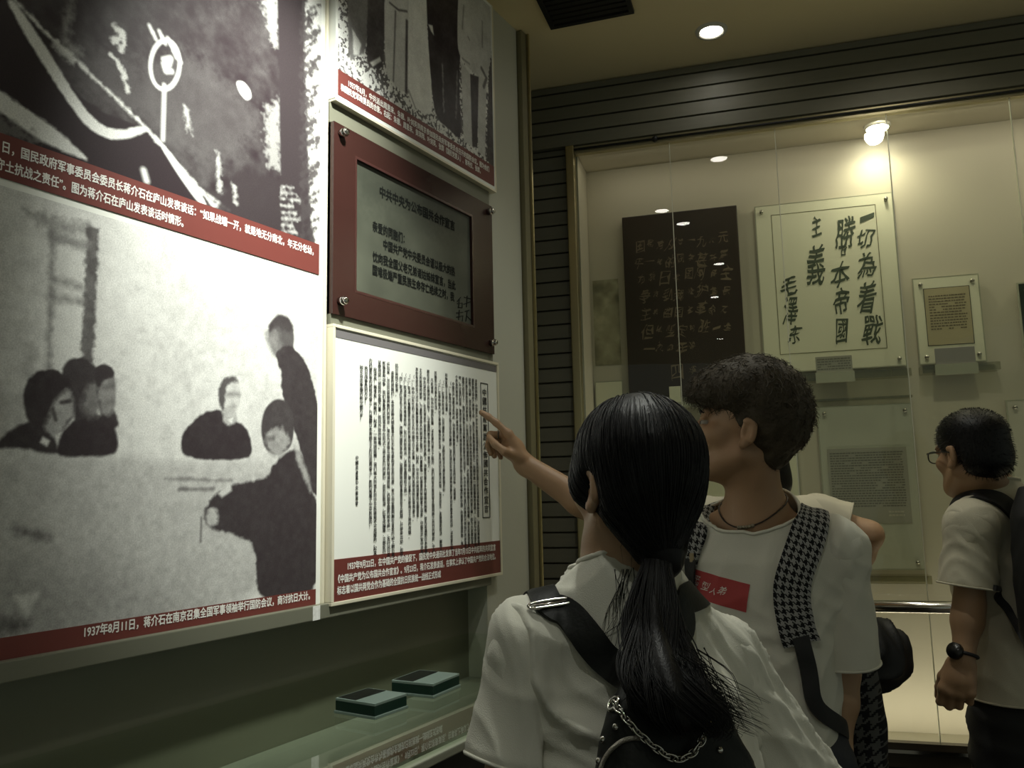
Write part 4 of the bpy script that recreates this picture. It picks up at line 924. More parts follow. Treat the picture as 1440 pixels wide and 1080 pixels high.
def houndstooth(name, scale, use_uv=True, pale=0.30):
    if name in MATS: return MATS[name]
    m = bpy.data.materials.new(name); m.use_nodes = True; nt = m.node_tree; b = nt.nodes['Principled BSDF']; b.inputs['Roughness'].default_value = 0.85; b.inputs['Specular IOR Level'].default_value = 0.2
    tc = nt.nodes.new('ShaderNodeTexCoord'); mp = nt.nodes.new('ShaderNodeMapping'); mp.inputs['Scale'].default_value = (scale, scale, scale)
    nt.links.new(tc.outputs['UV' if use_uv else 'Object'], mp.inputs['Vector'])
    sx = nt.nodes.new('ShaderNodeSeparateXYZ'); nt.links.new(mp.outputs['Vector'], sx.inputs[0])
    def M_(op, a, b2=None, c=None):
        n = nt.nodes.new('ShaderNodeMath'); n.operation = op
        for i, v in enumerate((a, b2, c)):
            if v is None: continue
            if isinstance(v, (int, float)): n.inputs[i].default_value = v
            else: nt.links.new(v, n.inputs[i])
        return n.outputs[0]
    U = M_('MULTIPLY', sx.outputs['X'], 8.0); Vv = M_('MULTIPLY', sx.outputs['Y' if use_uv else 'Z'], 8.0)
    fu = M_('FLOOR', U); fv = M_('FLOOR', Vv)
    warp = M_('LESS_THAN', M_('FLOORED_MODULO', fu, 8.0), 4.0); weft = M_('LESS_THAN', M_('FLOORED_MODULO', fv, 8.0), 4.0)
    sel = M_('LESS_THAN', M_('FLOORED_MODULO', M_('ADD', fu, fv), 4.0), 2.0)
    val = M_('ADD', M_('MULTIPLY', warp, sel), M_('MULTIPLY', weft, M_('SUBTRACT', 1.0, sel)))
    mx = nt.nodes.new('ShaderNodeMix'); mx.data_type = 'RGBA'; mx.inputs['A'].default_value = (pale, pale, pale * .97, 1); mx.inputs['B'].default_value = (0.010, 0.010, 0.012, 1)
    nt.links.new(val, mx.inputs['Factor']); nt.links.new(mx.outputs['Result'], b.inputs['Base Color']); MATS[name] = m; return m
HOUND = houndstooth('houndstooth_webbing', 1.0); HOUND_BAG = houndstooth('houndstooth_canvas', 1 / 0.028, False, 0.10)

class Person:
    def __init__(s, label, xy, facing, H, name='person'):
        s.rz = math.radians(facing - 90); s.base = np.array([xy[0], xy[1], 0.0]); s.H = H
        s.root = thing(name, label, 'person', s.base.tolist(), s.rz)
        c, n = math.cos(s.rz), math.sin(s.rz); s.Rw = np.array([[c, -n, 0], [n, c, 0], [0, 0, 1]])
    def loc(s, px, py, d): return s.Rw.T @ (at(px, py, d) - s.base)
    def l(s, p): return s.Rw.T @ (np.array(p) - s.base)
    def dirl(s, v): return s.Rw.T @ np.array(v)
    def world(s, p): return s.base + s.Rw @ np.array(p)

def legs_and_pelvis(f, H, hw, stance, rl, grow=0.0):
    hip = 0.52 * H
    f.ell((0, -.01, hip + .03), (.132 + grow, .098 + grow, .12), .04)
    for s in (-1, 1):
        k = (s * (stance + .01), .015, .285 * H); a = (s * stance, -.01, .055 * H)
        f.cone((s * .085, 0, hip), k, rl + grow, rl * .66 + grow, .03); f.cone(k, a, rl * .62 + grow * 1.2, rl * .42 + grow * 1.8, .02)
def make_body(P, J, headfr, skin, hands, fine_head=0.004, hand_step=0.0028, vox=0.009, arm_r=(.047, .038, .034, .026), nr=0.054, torso=(.150, .092)):
    H = P.H; pts = [np.array(v) for v in J.values()]; lo = np.min(pts, 0) - .22; hi = np.max(pts, 0) + .22; lo[2] = -.03; hi[2] = headfr[1][2] + .2
    lo[0] = min(lo[0], -.3); hi[0] = max(hi[0], .3); lo[1] = min(lo[1], -.25); hi[1] = max(hi[1], .3)
    fine = [(headfr[1] - .15, headfr[1] + .15, fine_head)]
    for h in hands:
        if h.get('fine'): fine.append((np.array(h['w']) - .125 + np.array(h['d']) * .08, np.array(h['w']) + .125 + np.array(h['d']) * .08, hand_step))
    f = Field(lo, hi, vox, fine); nb = np.array(J['neck']); tx, ty = torso; tx = tx * .94; ty = ty * .94
    f.loft([(0.54 * H, 0, 0, tx * .95, ty), (0.62 * H, 0, .0, tx * .86, ty * .92), (0.72 * H, nb[0] * .5, nb[1] * .5, tx, ty * 1.08), (0.765 * H, nb[0] * .8, nb[1] * .7, tx * .72, ty * .72)], .04)
    f.cone(nb - np.array([0, 0, .05]), nb, .075, .058, .04)
    for s in 'LR':
        sh = np.array(J['sh' + s]); el = np.array(J['el' + s]); wr = np.array(J['wr' + s])
        f.cone(nb - np.array([0, .005, .035]), sh, .05, arm_r[0], .04); f.cone(sh, el, arm_r[0], arm_r[1], .03)
        mid = el + (wr - el) * .3; f.cone(el, mid, arm_r[1] * .96, arm_r[1] * 1.02, .02); f.cone(mid, wr, arm_r[1] * 1.02, arm_r[3], .02)
    legs_and_pelvis(f, H, .15, .10, .078)
    for s in (-1, 1): f.cone((s * .10, -.02, .05), (s * .11, .13, .035), .035, .028, .03)
    add_head(f, headfr, nb, nr)
    tips = [add_hand(f, h['w'], h['d'], h['s'], h['right'], h['curl'], h['thumb'], h.get('sc', 1.0)) for h in hands]
    V, Fc = f.surface(1); o = pydata('body', V, Fc, skin, P.root, True)
    R_, oc, sc = headfr
    for s in (-1, 1):
        bm = bmesh.new(); c = oc + R_ @ (np.array([s * .032, .0765, -.001]) * sc); sph(bm, c, .0118 * sc, 14); e = obj('eye', bm, EYE_W, P.root, True)
        bm = bmesh.new(); c2 = oc + R_ @ (np.array([s * .032, .0765 + .0075, -.001]) * sc); sph(bm, c2, .0056 * sc, 12); obj('iris', bm, EYE_D, e, True)
        vb, fb = tube([oc + R_ @ (np.array(q) * sc) for q in ((s * .014, .0905, .018), (s * .030, .0915, .0235), (s * .050, .081, .019))], [.0024, .0032, .0014], 6); pydata('eyebrow', vb, fb, HAIR, P.root, True)
    return o, tips
def simple_shoes(P, m):
    for s in (-1, 1):
        f = Field((s * .11 - .09, -.13, -.02), (s * .11 + .09, .22, .16), .007)
        f.cone((s * .10, -.03, .045), (s * .112, .14, .032), .045, .038, .03); f.cone((s * .10, -.03, .05), (s * .10, -.03, .09), .045, .042, .02)
        V, Fc = f.surface(1); V[:, 2] = np.maximum(V[:, 2], 0.0); pydata('shoe', V, Fc, m, P.root, True)
def trousers(P, m, grow=.010, top=0.56, vox=.010):
    H = P.H; f = Field((-.3, -.22, .02), (.3, .22, H * .7), vox); legs_and_pelvis(f, H, .15, .10, .078, grow)
    f.loft([(0.53 * H, 0, 0, .138, .100), (0.64 * H, 0, 0, .130, .095)], .03)
    V, Fc = f.surface(1); V = wrinkle(V, Fc, [(4, 3, 9, 1), (2, 5, 6, .7)], .003, 5); bm = to_bm(V, Fc)
    cut(bm, (0, 0, top * H), (0, 0, 1), (0, 0, top * H), 1); cut(bm, (0, 0, .075), (0, 0, -1), (0, 0, 0), 1)
    o = obj('trousers', bm, m, P.root, True); solidify(o, .003, -1); return o
def tshirt(P, J, m, rings, sleeve, vox=0.007, hem=0.5, neck_r=.075, waves=(), amp=.005, seed=1, neck_tilt=(0, .25, 1), neck_off=(0, 0, .0), tuck=None, sh_r=.062, k=.045, name='shirt'):
    """sleeve: dict side -> (end point, radius at the shoulder, radius at the hem, optional mid point)"""
    pts = [np.array(v[0]) for v in sleeve.values()] + [np.array([r_[1] + r_[3], r_[2] + r_[4], r_[0]]) for r_ in rings] + [np.array([r_[1] - r_[3], r_[2] - r_[4], r_[0]]) for r_ in rings] + [np.array(J['neck']) + [0, 0, .06]]
    lo = np.min(pts, 0) - .17; hi = np.max(pts, 0) + .17; f = Field(lo, hi, vox); nb = np.array(J['neck'])
    f.loft(rings, k)
    f.cone(nb - np.array([0, 0, .06]), nb + np.array([0, 0, .03]), .085, neck_r, .045)
    for s in 'LR':
        sh = np.array(J['sh' + s]); e, r0, r1 = [np.array(q) if i == 0 else q for i, q in enumerate(sleeve[s][:3])]
        f.cone(nb - np.array([0, .0, .045]), sh, .066, sh_r, .05)
        f.cone(sh, sh + (e - sh) * .45, r0 - .001, r0 + (r1 - r0) * .45 - .006, .035)
    V, Fc = f.surface(2)
    if waves: V = wrinkle(V, Fc, waves, amp, seed, tuck)
    bm = to_bm(V, Fc)
    cut(bm, (0, 0, hem), (0, 0, -1), (0, 0, hem - .1), .42)
    npl = nb + np.array(neck_off); cut(bm, npl, neck_tilt, npl + np.array([0, 0, .06]), .125)
    for s in 'LR':                                   # each sleeve is its own tube, open at the cuff, running out of the shoulder
        sh = np.array(J['sh' + s]); e = np.array(sleeve[s][0]); r0, r1 = sleeve[s][1:3]; d = norm(e - sh); f2 = Field(np.minimum(sh, e) - .16, np.maximum(sh, e) + .16, vox)
        f2.cone(sh + (nb - sh) * .12 - np.array([0, 0, .012]), sh, r0 * .9, r0 + .001, .04); f2.cone(sh, e + d * .06, r0 + .001, r1 + (r1 - r0) * .15, .03)
        V2, F2 = f2.surface(2)
        if waves: V2 = wrinkle(V2, F2, waves, amp, seed + 1, None)
        b2 = to_bm(V2, F2); cut(b2, e, d, e, 1.0)
        me2 = bpy.data.meshes.new('tmp'); b2.to_mesh(me2); b2.free(); bm.from_mesh(me2); bpy.data.meshes.remove(me2)
    bmesh.ops.delete(bm, geom=[v for v in bm.verts if not v.link_faces], context='VERTS')
    o = obj(name, bm, m, P.root, True)
    # stitched bands at the cut edges
    bm = bmesh.new(); bm.from_mesh(o.data); loops = []; be = {e for e in bm.edges if e.is_boundary}
    while be:
        e = be.pop(); lp = [e.verts[0], e.verts[1]]; grow = True
        while grow:
            grow = False
            for e2 in lp[-1].link_edges:
                if e2 in be: be.discard(e2); lp.append(e2.other_vert(lp[-1])); grow = True; break
        if len(lp) > 25: loops.append([v.co.copy() for v in lp])
    bm.free()
    for lp in loops:
        n_ = len(lp); st = max(1, n_ // 70); q = [lp[i] for i in range(0, n_ - 1, st)]
        q = [(q[i - 1] + q[i] + q[(i + 1) % len(q)]) / 3 for i in range(len(q))]
        cz = sum((v.z for v in q)) / len(q); nm = 'collar' if cz > nb[2] - .08 and abs(sum(v.x for v in q) / len(q) - nb[0]) < .06 else 'hem_band'
        v_, f_ = tube(q, .0042 if nm == 'collar' else .0028, 6, True); pydata(nm, v_, f_, m, o, True)
    solidify(o, .0025, -1)
    dg = o.data; tree = BVHTree.FromPolygons([v.co[:] for v in dg.vertices], [tuple(p.vertices) for p in dg.polygons])
    return o, tree
def sight(P, tree, px, py, d, off=0.0):
    """point of the cloth that the picture shows at (px, py); d is the fallback distance"""
    q, n, i, dd = tree.ray_cast(Vector(P.l(EYE)), Vector(norm(P.dirl(ray(px, py)))))
    if q is None: q, n, i, dd = tree.find_nearest(Vector(P.loc(px, py, d)))
    return np.array(q) + np.array(n) * off
def on_cloth(tree, pts, off):
    out = []
    for p in pts:
        q, n, i, d = tree.find_nearest(Vector([float(c) for c in p]))
        out.append((np.array(q) + np.array(n) * off, np.array(n)))
    return out
def strap(name, tree, pts, width, thick, m, parent, off=.003, tile=0.019, n=8, wprof=None, free=()):
    """flat band following the cloth; free: indices of control points that keep their own place"""
    path = smooth_path(pts, n); C = []; 
    for i, p in enumerate(path):
        seg = i / n
        if any(a <= seg <= b for a, b in free): C.append((np.array(p), None))
        else:
            q = on_cloth(tree, [p], off)[0]; C.append(q)
    pos = np.array([c[0] for c in C])
    for it in range(10): pos[1:-1] = .25 * pos[:-2] + .5 * pos[1:-1] + .25 * pos[2:]
    N = []; last = None
    for c in C:
        last = c[1] if c[1] is not None else last; N.append(last)
    for i in range(len(N) - 1, -1, -1):
        if N[i] is None: N[i] = N[i + 1]
    N = np.array(N)
    for it in range(24): N[1:-1] = .25 * N[:-2] + .5 * N[1:-1] + .25 * N[2:]
    V = []; UV = []; Fc = []; s_ = 0; prev = None; M_ = 4; RP = []; RN = []; LS = []; WS = []
    for i in range(len(pos)):
        t = pos[min(i + 1, len(pos) - 1)] - pos[max(i - 1, 0)]; t = t / (np.linalg.norm(t) + 1e-9); nn = N[i] - t * N[i].dot(t); nn = nn / (np.linalg.norm(nn) + 1e-9); wv = np.cross(t, nn)
        if prev is not None: s_ += np.linalg.norm(pos[i] - prev)
        prev = pos[i]; w_ = (wprof(i / (len(pos) - 1)) if wprof else 1.0) * width; rp = []; rn = []
        for k in range(M_ + 1):                          # every point across the band settles on the cloth
            p = pos[i] + wv * ((k / M_ - .5) * w_); nk = nn
            if C[i][1] is not None:
                q, nq, ii, dd = tree.find_nearest(Vector([float(c) for c in p]))
                if dd < .03: p = np.array(q) + np.array(nq) * off; nk = norm(nn * .6 + np.array(nq) * .4)
            rp.append(p); rn.append(nk)
        RP.append(rp); RN.append(rn); LS.append(s_); WS.append(w_)
    RP = np.array(RP); RN = np.array(RN)
    for it in range(5):
        RP[1:-1] = .25 * RP[:-2] + .5 * RP[1:-1] + .25 * RP[2:]; RN[1:-1] = .25 * RN[:-2] + .5 * RN[1:-1] + .25 * RN[2:]
    for i in range(len(pos)):
        for k in range(M_ + 1): V.append(RP[i, k] + norm(RN[i, k]) * (thick + .0015) * (1.0 if 0 < k < M_ else .8)); UV.append(((k / M_ - .5) * WS[i] / tile, LS[i] / tile))
        for k in range(M_ + 1): V.append(RP[i, k] - norm(RN[i, k]) * .002); UV.append(((k / M_ - .5) * WS[i] / tile, LS[i] / tile))
    R_ = 2 * (M_ + 1)
    for i in range(len(pos) - 1):
        a = i * R_; b = a + R_
        for k in range(M_): Fc.append((a + k, a + k + 1, b + k + 1, b + k)); Fc.append((a + M_ + 1 + k + 1, a + M_ + 1 + k, b + M_ + 1 + k, b + M_ + 1 + k + 1))
        Fc.append((a, b, b + M_ + 1, a + M_ + 1)); Fc.append((a + M_, a + 2 * M_ + 1, b + 2 * M_ + 1, b + M_))
    for a in (0, (len(pos) - 1) * R_): Fc += [(a + k, a + M_ + 1 + k, a + M_ + 2 + k, a + k + 1) for k in range(M_)]
    me = bpy.data.meshes.new(name); me.from_pydata([tuple(map(float, v)) for v in V], [], Fc); uvl = me.uv_layers.new(name='UVMap')
    for lp in me.loops: uvl.data[lp.index].uv = UV[lp.vertex_index]
    bm = bmesh.new(); bm.from_mesh(me); bmesh.ops.recalc_face_normals(bm, faces=bm.faces); bm.to_mesh(me); bm.free()
    o = link(name, me, m, parent, True); e_ = o.modifiers.new('edges', 'EDGE_SPLIT'); e_.split_angle = math.radians(50); return o, pos, N
def strands(paths, r, seg=4):
    V = []; Fc = []
    for p in paths:
        n = len(p); rr = [r * (1 - .75 * (i / (n - 1)) ** 2) for i in range(n)]; v, f = tube(p, rr, seg, False, False); o = len(V); V += v; Fc += [tuple(k + o for k in q) for q in f]
    return V, Fc
RELAXED = [(18, 22, 12), (22, 26, 14), (26, 28, 15), (30, 28, 15)]
THUMB = [(.75, .62, .35), (.9, .25, .3), (.95, .1, .3)]
# ------------------------------------------------------------------ the girl in front, seen from behind
bx = at(893, 850, 1.17)
G = Person('girl with a long black ponytail, white t-shirt, seen from behind nearest the camera', (bx[0], bx[1]), 138, 1.63)
gh = G.loc(893, 675, 1.15); gfr = (rotm(7, 2, 0), gh, 0.97)
JG = {'neck': G.loc(880, 800, 1.165), 'shL': G.loc(748, 905, 1.125), 'shR': G.loc(1012, 925, 1.26), 'elL': G.loc(712, 1120, 1.10), 'elR': G.loc(1122, 1150, 1.26), 'wrL': (-.215, .10, .86), 'wrR': (.22, .12, .86)}
hands = [dict(w=JG['wrL'], d=norm((0, .25, -1)), s=(.3, 1, .2), right=False, curl=RELAXED, thumb=THUMB), dict(w=JG['wrR'], d=norm((0, .25, -1)), s=(-.3, 1, .2), right=True, curl=RELAXED, thumb=THUMB)]
make_body(G, JG, gfr, SKIN, hands, arm_r=(.042, .034, .03, .023), nr=.048, torso=(.135, .085))
trousers(G, DENIM); simple_shoes(G, SHOE)
nb = JG['neck']
gshirt, gtree = tshirt(G, JG, COTTON, [(.84, 0, 0, .19, .135), (1.0, 0, 0, .185, .13), (1.12, 0, -.002, .172, .120), (1.22, nb[0] * .6, -.01, .150, .100), (1.29, nb[0], -.015, .10, .070)],
    {'L': (G.loc(712, 1068, 1.09), .058, .066), 'R': (G.loc(1122, 1112, 1.25), .060, .078)}, vox=.0055, hem=.85, neck_r=.058,
    waves=[(7, 4, 1.2, .6), (11, 6, 2.5, .5), (5, 9, -2, .5), (3, 3, 7, .35)], amp=.007, seed=4, neck_tilt=(0, .30, 1), neck_off=(0, -.01, .018), sh_r=.056)
# hair
f = Field(gh - np.array([.15, .16, .22]), gh + np.array([.15, .15, .15]), .004)
E = lambda c, r, k=.03, op='u': f.ell(c, r, k, op, gfr)
E((0, -.012, .030), (.0895, .107, .096)); E((-.006, -.046, -.024), (.074, .058, .066)); E((-.010, -.064, -.074), (.038, .032, .042)); E((-.004, -.076, -.108), (.022, .022, .024), .03)
E((-.062, .02, -.005), (.030, .035, .035), .02); E((.06, .02, -.03), (.032, .035, .05), .02)
E((0, .125, -.04), (.085, .085, .088), .012, 's')
E((-.096, -.020, -.020), (.026, .019, .032), .008, 's'); E((-.095, .0, -.085), (.03, .05, .045), .015, 's')
V, Fc = f.surface(2); ghair = pydata('hair', V, Fc, HAIR, G.root, True)
HT = BVHTree.FromPolygons([tuple(v) for v in V], [tuple(map(int, q)) for q in Fc]); tie_ = G.loc(930, 776, 1.065); rg = random.Random(5); combed = []; GN = vnormals(V, Fc); gRi = gfr[0].T
for i in np.random.default_rng(4).choice(len(V), 1500):
    q = gRi @ (V[i] - gh)
    if q[1] > .07 or np.linalg.norm(V[i] - tie_) < .05: continue
    p = V[i].copy(); path = [p + GN[i] * .0003]; stp = min(np.linalg.norm(tie_ - p) / 9, .012)
    for k in range(9):
        d = tie_ - p; down = np.array([0, 0, -1.0]) * .45 * min(1, np.linalg.norm(d) / .15); v = norm(norm(d) + down); hit, n, ii, dd = HT.find_nearest(Vector((p + v * stp).tolist())); p = np.array(hit); path.append(p + np.array(n) * (.0009 + .0006 * math.sin(i + k)))
    combed.append(path)
v_, f_ = strands(combed, .0008, 4); pydata('combed_hair', v_, f_, HAIR, ghair, True)
# tie and ponytail
def GL(px, py, d): return G.loc(px, py, d)
tail = [GL(928, 772, 1.07), GL(924, 800, 1.045), GL(920, 850, 1.015), GL(925, 905, .975), GL(938, 955, .935), GL(955, 1000, .915), GL(975, 1035, .91)]
tp_ = smooth_path(tail, 6); wd = [.017, .020, .030, .038, .046, .050, .034]
rad_ = np.interp(np.linspace(0, 6, len(tp_)), range(7), wd)
right_l = G.dirl(M3[:, 0]); fw_l = G.dirl(M3[:, 2])
rg = random.Random(3); paths = []
for i in range(1300):
    a = rg.uniform(0, 2 * math.pi); rr = rg.random() ** .45; cl = int((a / 6.2832) * 11) + 11 * int(rr > .75); rc = random.Random(cl); wv = rc.uniform(.7, 1.4) + rg.uniform(-.08, .08); ph = rc.uniform(0, 6) + rg.uniform(-.35, .35); n_ = rg.randint(int(len(tp_) * .72), len(tp_)); p = []
    for j in range(n_):
        u = j / (len(tp_) - 1); wob = .013 * (u + .1) * math.sin(9 * u * wv + ph)
        p.append(tp_[j] + right_l * (math.cos(a) * rr * rad_[j] + wob + .010 * u * math.sin(7 * u + 1)) + fw_l * (math.sin(a) * rr * rad_[j] * .55))
    if i < 90:
        side = rg.choice((-1, 1, 1)); 
        for j in range(len(p)): u = j / (len(tp_) - 1); p[j] = p[j] + right_l * side * .022 * u ** 2 * rg.uniform(.6, 1.4) + fw_l * .004
    paths.append(p)
curls_ = []
for i in range(60):                                        # curls at the right end
    p0 = GL(965 + rg.uniform(-25, 20), 930 + rg.uniform(-20, 30), .94); p = [p0 + right_l * (.075 * t + .010 * math.sin(6 * t + i)) + np.array([0, 0, -.085 * t + .02 * t * t]) + fw_l * .01 * t for t in np.linspace(0, 1, 9)]; curls_.append(p)
core = tube(tp_[1:-3], [r_ * .42 for r_ in rad_[1:-3]], 10)
V, Fc = merge([strands(paths, .0010, 4), core]); pydata('ponytail', V, Fc, HAIR, G.root, True)
V, Fc = strands(curls_, .0006, 3); pydata('hair_ends', V, Fc, HAIR, G.root, True)
paths = []
for i in range(16):                                        # loose hairs on the shirt left of the ponytail
    x0 = rg.uniform(868, 905); p = [GL(x0 - (18 + 12 * math.sin(i)) * t + 6 * math.sin(3 * t + i), 792 + (90 + 50 * rg.random()) * t, 1.075 - .05 * t) for t in np.linspace(0, 1, 9)]
    paths.append([q[0] for q in on_cloth(gtree, p, .003)])
for i in range(30):                                        # short hairs along the hairline and crown
    th = rg.uniform(-.8, .2); c = gfr[1] + gfr[0] @ np.array([.088 * math.sin(th), -.10 * math.cos(th) * .9, -.03 - .06 * rg.random()]); paths.append([c, c + np.array([rg.uniform(-.006, .006), rg.uniform(-.006, .006), -.02]), c + np.array([rg.uniform(-.01, .01), rg.uniform(-.01, .0), -.04])])
V, Fc = strands(paths, .00045, 3); pydata('loose_hairs', V, Fc, HAIR, G.root, True)
v_, f_ = tube([tail[0] + right_l * .017 * math.cos(a) + np.array([0, 0, .004 * math.sin(2 * a)]) + fw_l * .015 * math.sin(a) for a in np.linspace(0, 2 * math.pi, 20)[:-1]], .0035, 8, True); pydata('hair_tie', v_, f_, NYLON, G.root, True)

# her backpack
BP = thing('backpack', 'small black leather backpack with chain and studs on the girl in front', 'backpack', G.base.tolist(), G.rz)
f = Field((-.2, -.33, .76), (.2, -.06, 1.36), .0055)
xo = G.loc(935, 1050, .98)[0]
f.loft([(.88, xo, -.185, .118, .052), (.95, xo, -.195, .125, .062), (1.08, xo, -.195, .115, .060), (1.17, xo, -.188, .100, .052), (1.25, xo, -.176, .074, .036), (1.285, xo, -.168, .046, .022)], .02, 2.6)
f.loft([(.90, xo, -.245, .090, .030), (1.0, xo, -.250, .094, .032), (1.09, xo, -.245, .082, .026)], .015, 3.0)
V, Fc = f.surface(2); V = wrinkle(V, Fc, [(5, 4, 6, .6), (9, 3, 3, .4)], .003, 8); bag = pydata('bag', V, Fc, LEATHER, BP, True)
btree = BVHTree.FromPolygons([tuple(v) for v in V], [tuple(map(int, q)) for q in Fc])
def gsurf(px, py, off=.001):                                # where the line of sight meets the bag
    o = G.l(EYE); d = G.dirl(ray(px, py)); q, n, i, dd = btree.ray_cast(Vector(o), Vector(norm(d)))
    if q is None: q, n, i, dd = btree.find_nearest(Vector(G.loc(px, py, .95)))
    return np.array(q) + np.array(n) * off, np.array(n)
gs = lambda px, py: sight(G, gtree, px, py, 1.07)
tL = np.array(JG['shL']) * .84 + nb * .16; tR = np.array(JG['shR']) * .86 + nb * .14
sL = [(xo - .03, -.165, 1.275), gs(860, 935), gs(828, 898), gs(796, 860), gs(768, 824), tL + [0, .03, .05], tL + [-.01, .10, -.03], (-.135, .12, 1.12), (-.165, .03, .96), (-.12, -.14, .86)]
strap('strap', gtree, sL, .042, .004, LEATHER, BP, .004, n=8, free=((0, .6), (8.4, 10)))
sR = [(xo + .03, -.165, 1.275), gs(940, 896), gs(965, 868), gs(990, 840), tR + [0, .03, .05], tR + [.01, .10, -.03], (.135, .12, 1.12), (.165, .03, .96), (.12, -.14, .86)]
strap('strap', gtree, sR, .042, .004, LEATHER, BP, .004, n=8, free=((0, .6), (7.4, 9)))
def buckle(px, py, d, wdir, tree):
    c = gs(px, py); n = norm(norm(-G.dirl(M3[:, 2])) + np.array([0, 0, 1.0])); c = c + n * .009; wv = norm(G.dirl(wdir)); wv = norm(wv - n * n.dot(wv)); t = np.cross(n, wv); q = [c + wv * a + t * b for a, b in ((-.025, -.004), (.025, -.004), (.025, .004), (-.025, .004))]
    v_, f_ = tube(smooth_path(q + [q[0]], 5)[:-1], .0022, 6, True); b_ = pydata('buckle', v_, f_, M_chrome, BP, True); v_, f_ = tube([c - wv * .027, c + wv * .027], .002, 6); pydata('buckle_bar', v_, f_, M_chrome, b_, True)
buckle(765, 818, 1.09, M3[:, 0] + .25 * M3[:, 1], gtree)
# chain handle
ch = [gsurf(866, 990, .004), gsurf(882, 1012, .008), gsurf(905, 1040, .010), gsurf(932, 1062, .010), gsurf(952, 1068, .010), gsurf(972, 1055, .010), gsurf(984, 1030, .010), gsurf(990, 1005, .008), gsurf(988, 988, .004)]
cp = smooth_path([c[0] for c in ch], 14); cn = [c[1] for c in ch]
L_ = [0]
for a, b in zip(cp[:-1], cp[1:]): L_.append(L_[-1] + np.linalg.norm(b - a))
nl = int(L_[-1] / .0088); lv, lf = tube([(.0072 * math.cos(a) * (1 if abs(math.cos(a)) > .01 else 1), .0042 * math.sin(a), 0) for a in np.linspace(0, 2 * math.pi, 17)[:-1]], .0014, 6, True)
lme = None
for i in range(nl):
    s_ = (i + .5) / nl * L_[-1]; p = np.array([np.interp(s_, L_, [c[j] for c in cp]) for j in range(3)]); p2 = np.array([np.interp(s_ + .002, L_, [c[j] for c in cp]) for j in range(3)]); t = norm(p2 - p)
    nn = norm(cn[min(int(i / nl * 9), 8)]); nn = norm(nn - t * nn.dot(t)); bb = np.cross(nn, t); a = math.radians(45 if i % 2 else -45); n2 = nn * math.cos(a) + bb * math.sin(a); b2 = np.cross(n2, t)
    if lme is None: o = pydata('chain_link', lv, lf, M_chrome, BP, True); lme = o.data
    else: o = bpy.data.objects.new('chain_link', lme); COL.objects.link(o); o.parent = BP
    o.matrix_local = Matrix(((t[0], b2[0], n2[0], p[0]), (t[1], b2[1], n2[1], p[1]), (t[2], b2[2], n2[2], p[2]), (0, 0, 0, 1)))
def ring(c, n, R0, r0, name, m, parent):
    n = norm(n); a = norm(np.cross(n, (0, 0, 1))); b = np.cross(n, a); v_, f_ = tube([c + (a * math.cos(t) + b * math.sin(t)) * R0 for t in np.linspace(0, 2 * math.pi, 21)[:-1]], r0, 8, True); return pydata(name, v_, f_, m, parent, True)
c, n = gsurf(864, 990, .001); ring(c, n, .0085, .0028, 'eyelet', M_chrome, BP)
c, n = gsurf(986, 989, .001); ring(c, n, .0085, .0028, 'eyelet', M_chrome, BP)
for px, py in ((866, 1022), (848, 1040), (842, 1070), (953, 1002), (976, 1003), (998, 1018), (1012, 1055)):
    c, n = gsurf(px, py, 0); bm = bmesh.new(); sph(bm, c, .0042, 10); obj('stud', bm, M_chrome, BP, True)
zp = smooth_path([gsurf(x, y, .001)[0] for x, y in ((846, 1082), (851, 1068), (862, 1053), (878, 1041), (900, 1038), (930, 1040))], 6); v_, f_ = tube(zp[:-6], .0030, 6); zz = pydata('zipper', v_, f_, mat('zip_metal', (0.35, 0.33, 0.28), 0.35, 0.9, bump=1.0, bscale=900), BP, True)

# ------------------------------------------------------------------ the boy pointing at the text panel
bx = at(1066, 720, 1.86)
B = Person('boy with fluffy dark brown hair pointing at the text panel, white t-shirt with red print', (bx[0], bx[1]), 266, 1.77)
bh = B.loc(1046, 603, 1.85); HEADYAW = 191 - 266
bfr = (rotm(HEADYAW, 11, 0), bh, 1.06)
tip = B.l(on_a(679, 588, -1.188)); wr = B.loc(737, 652, 2.17); elb = B.loc(852, 727, 2.10); shr = B.loc(966, 762, 1.935)
JB = {'neck': B.loc(1062, 712, 1.865), 'shL': B.loc(1172, 775, 1.79), 'shR': shr, 'elL': B.loc(1183, 945, 1.80), 'elR': elb, 'wrL': B.loc(1172, 1085, 1.74), 'wrR': wr}
hd = norm(B.loc(712, 611, 2.19) - wr); fdir = norm(tip - B.loc(712, 611, 2.19))
hs = -B.dirl(M3[:, 2]) * .95 + B.dirl(M3[:, 1]) * .15
hands = [dict(w=wr, d=hd, s=hs, right=True, curl=[(16, 6, 4), (60, 78, 30), (66, 74, 30), (72, 70, 30)], thumb=[(.62, .55, .55), (.9, -.05, .35), (.95, -.25, .1)], fine=True, sc=1.0),
         dict(w=JB['wrL'], d=norm((0, .15, -1)), s=(.3, 1, .2), right=False, curl=RELAXED, thumb=THUMB)]
bo, btips = make_body(B, JB, bfr, SKIN_TAN, hands, nr=.056, arm_r=(.047, .038, .034, .027)); BSEG = dict(SEG)
trousers(B, DENIM); simple_shoes(B, SHOE)
nb = JB['neck']
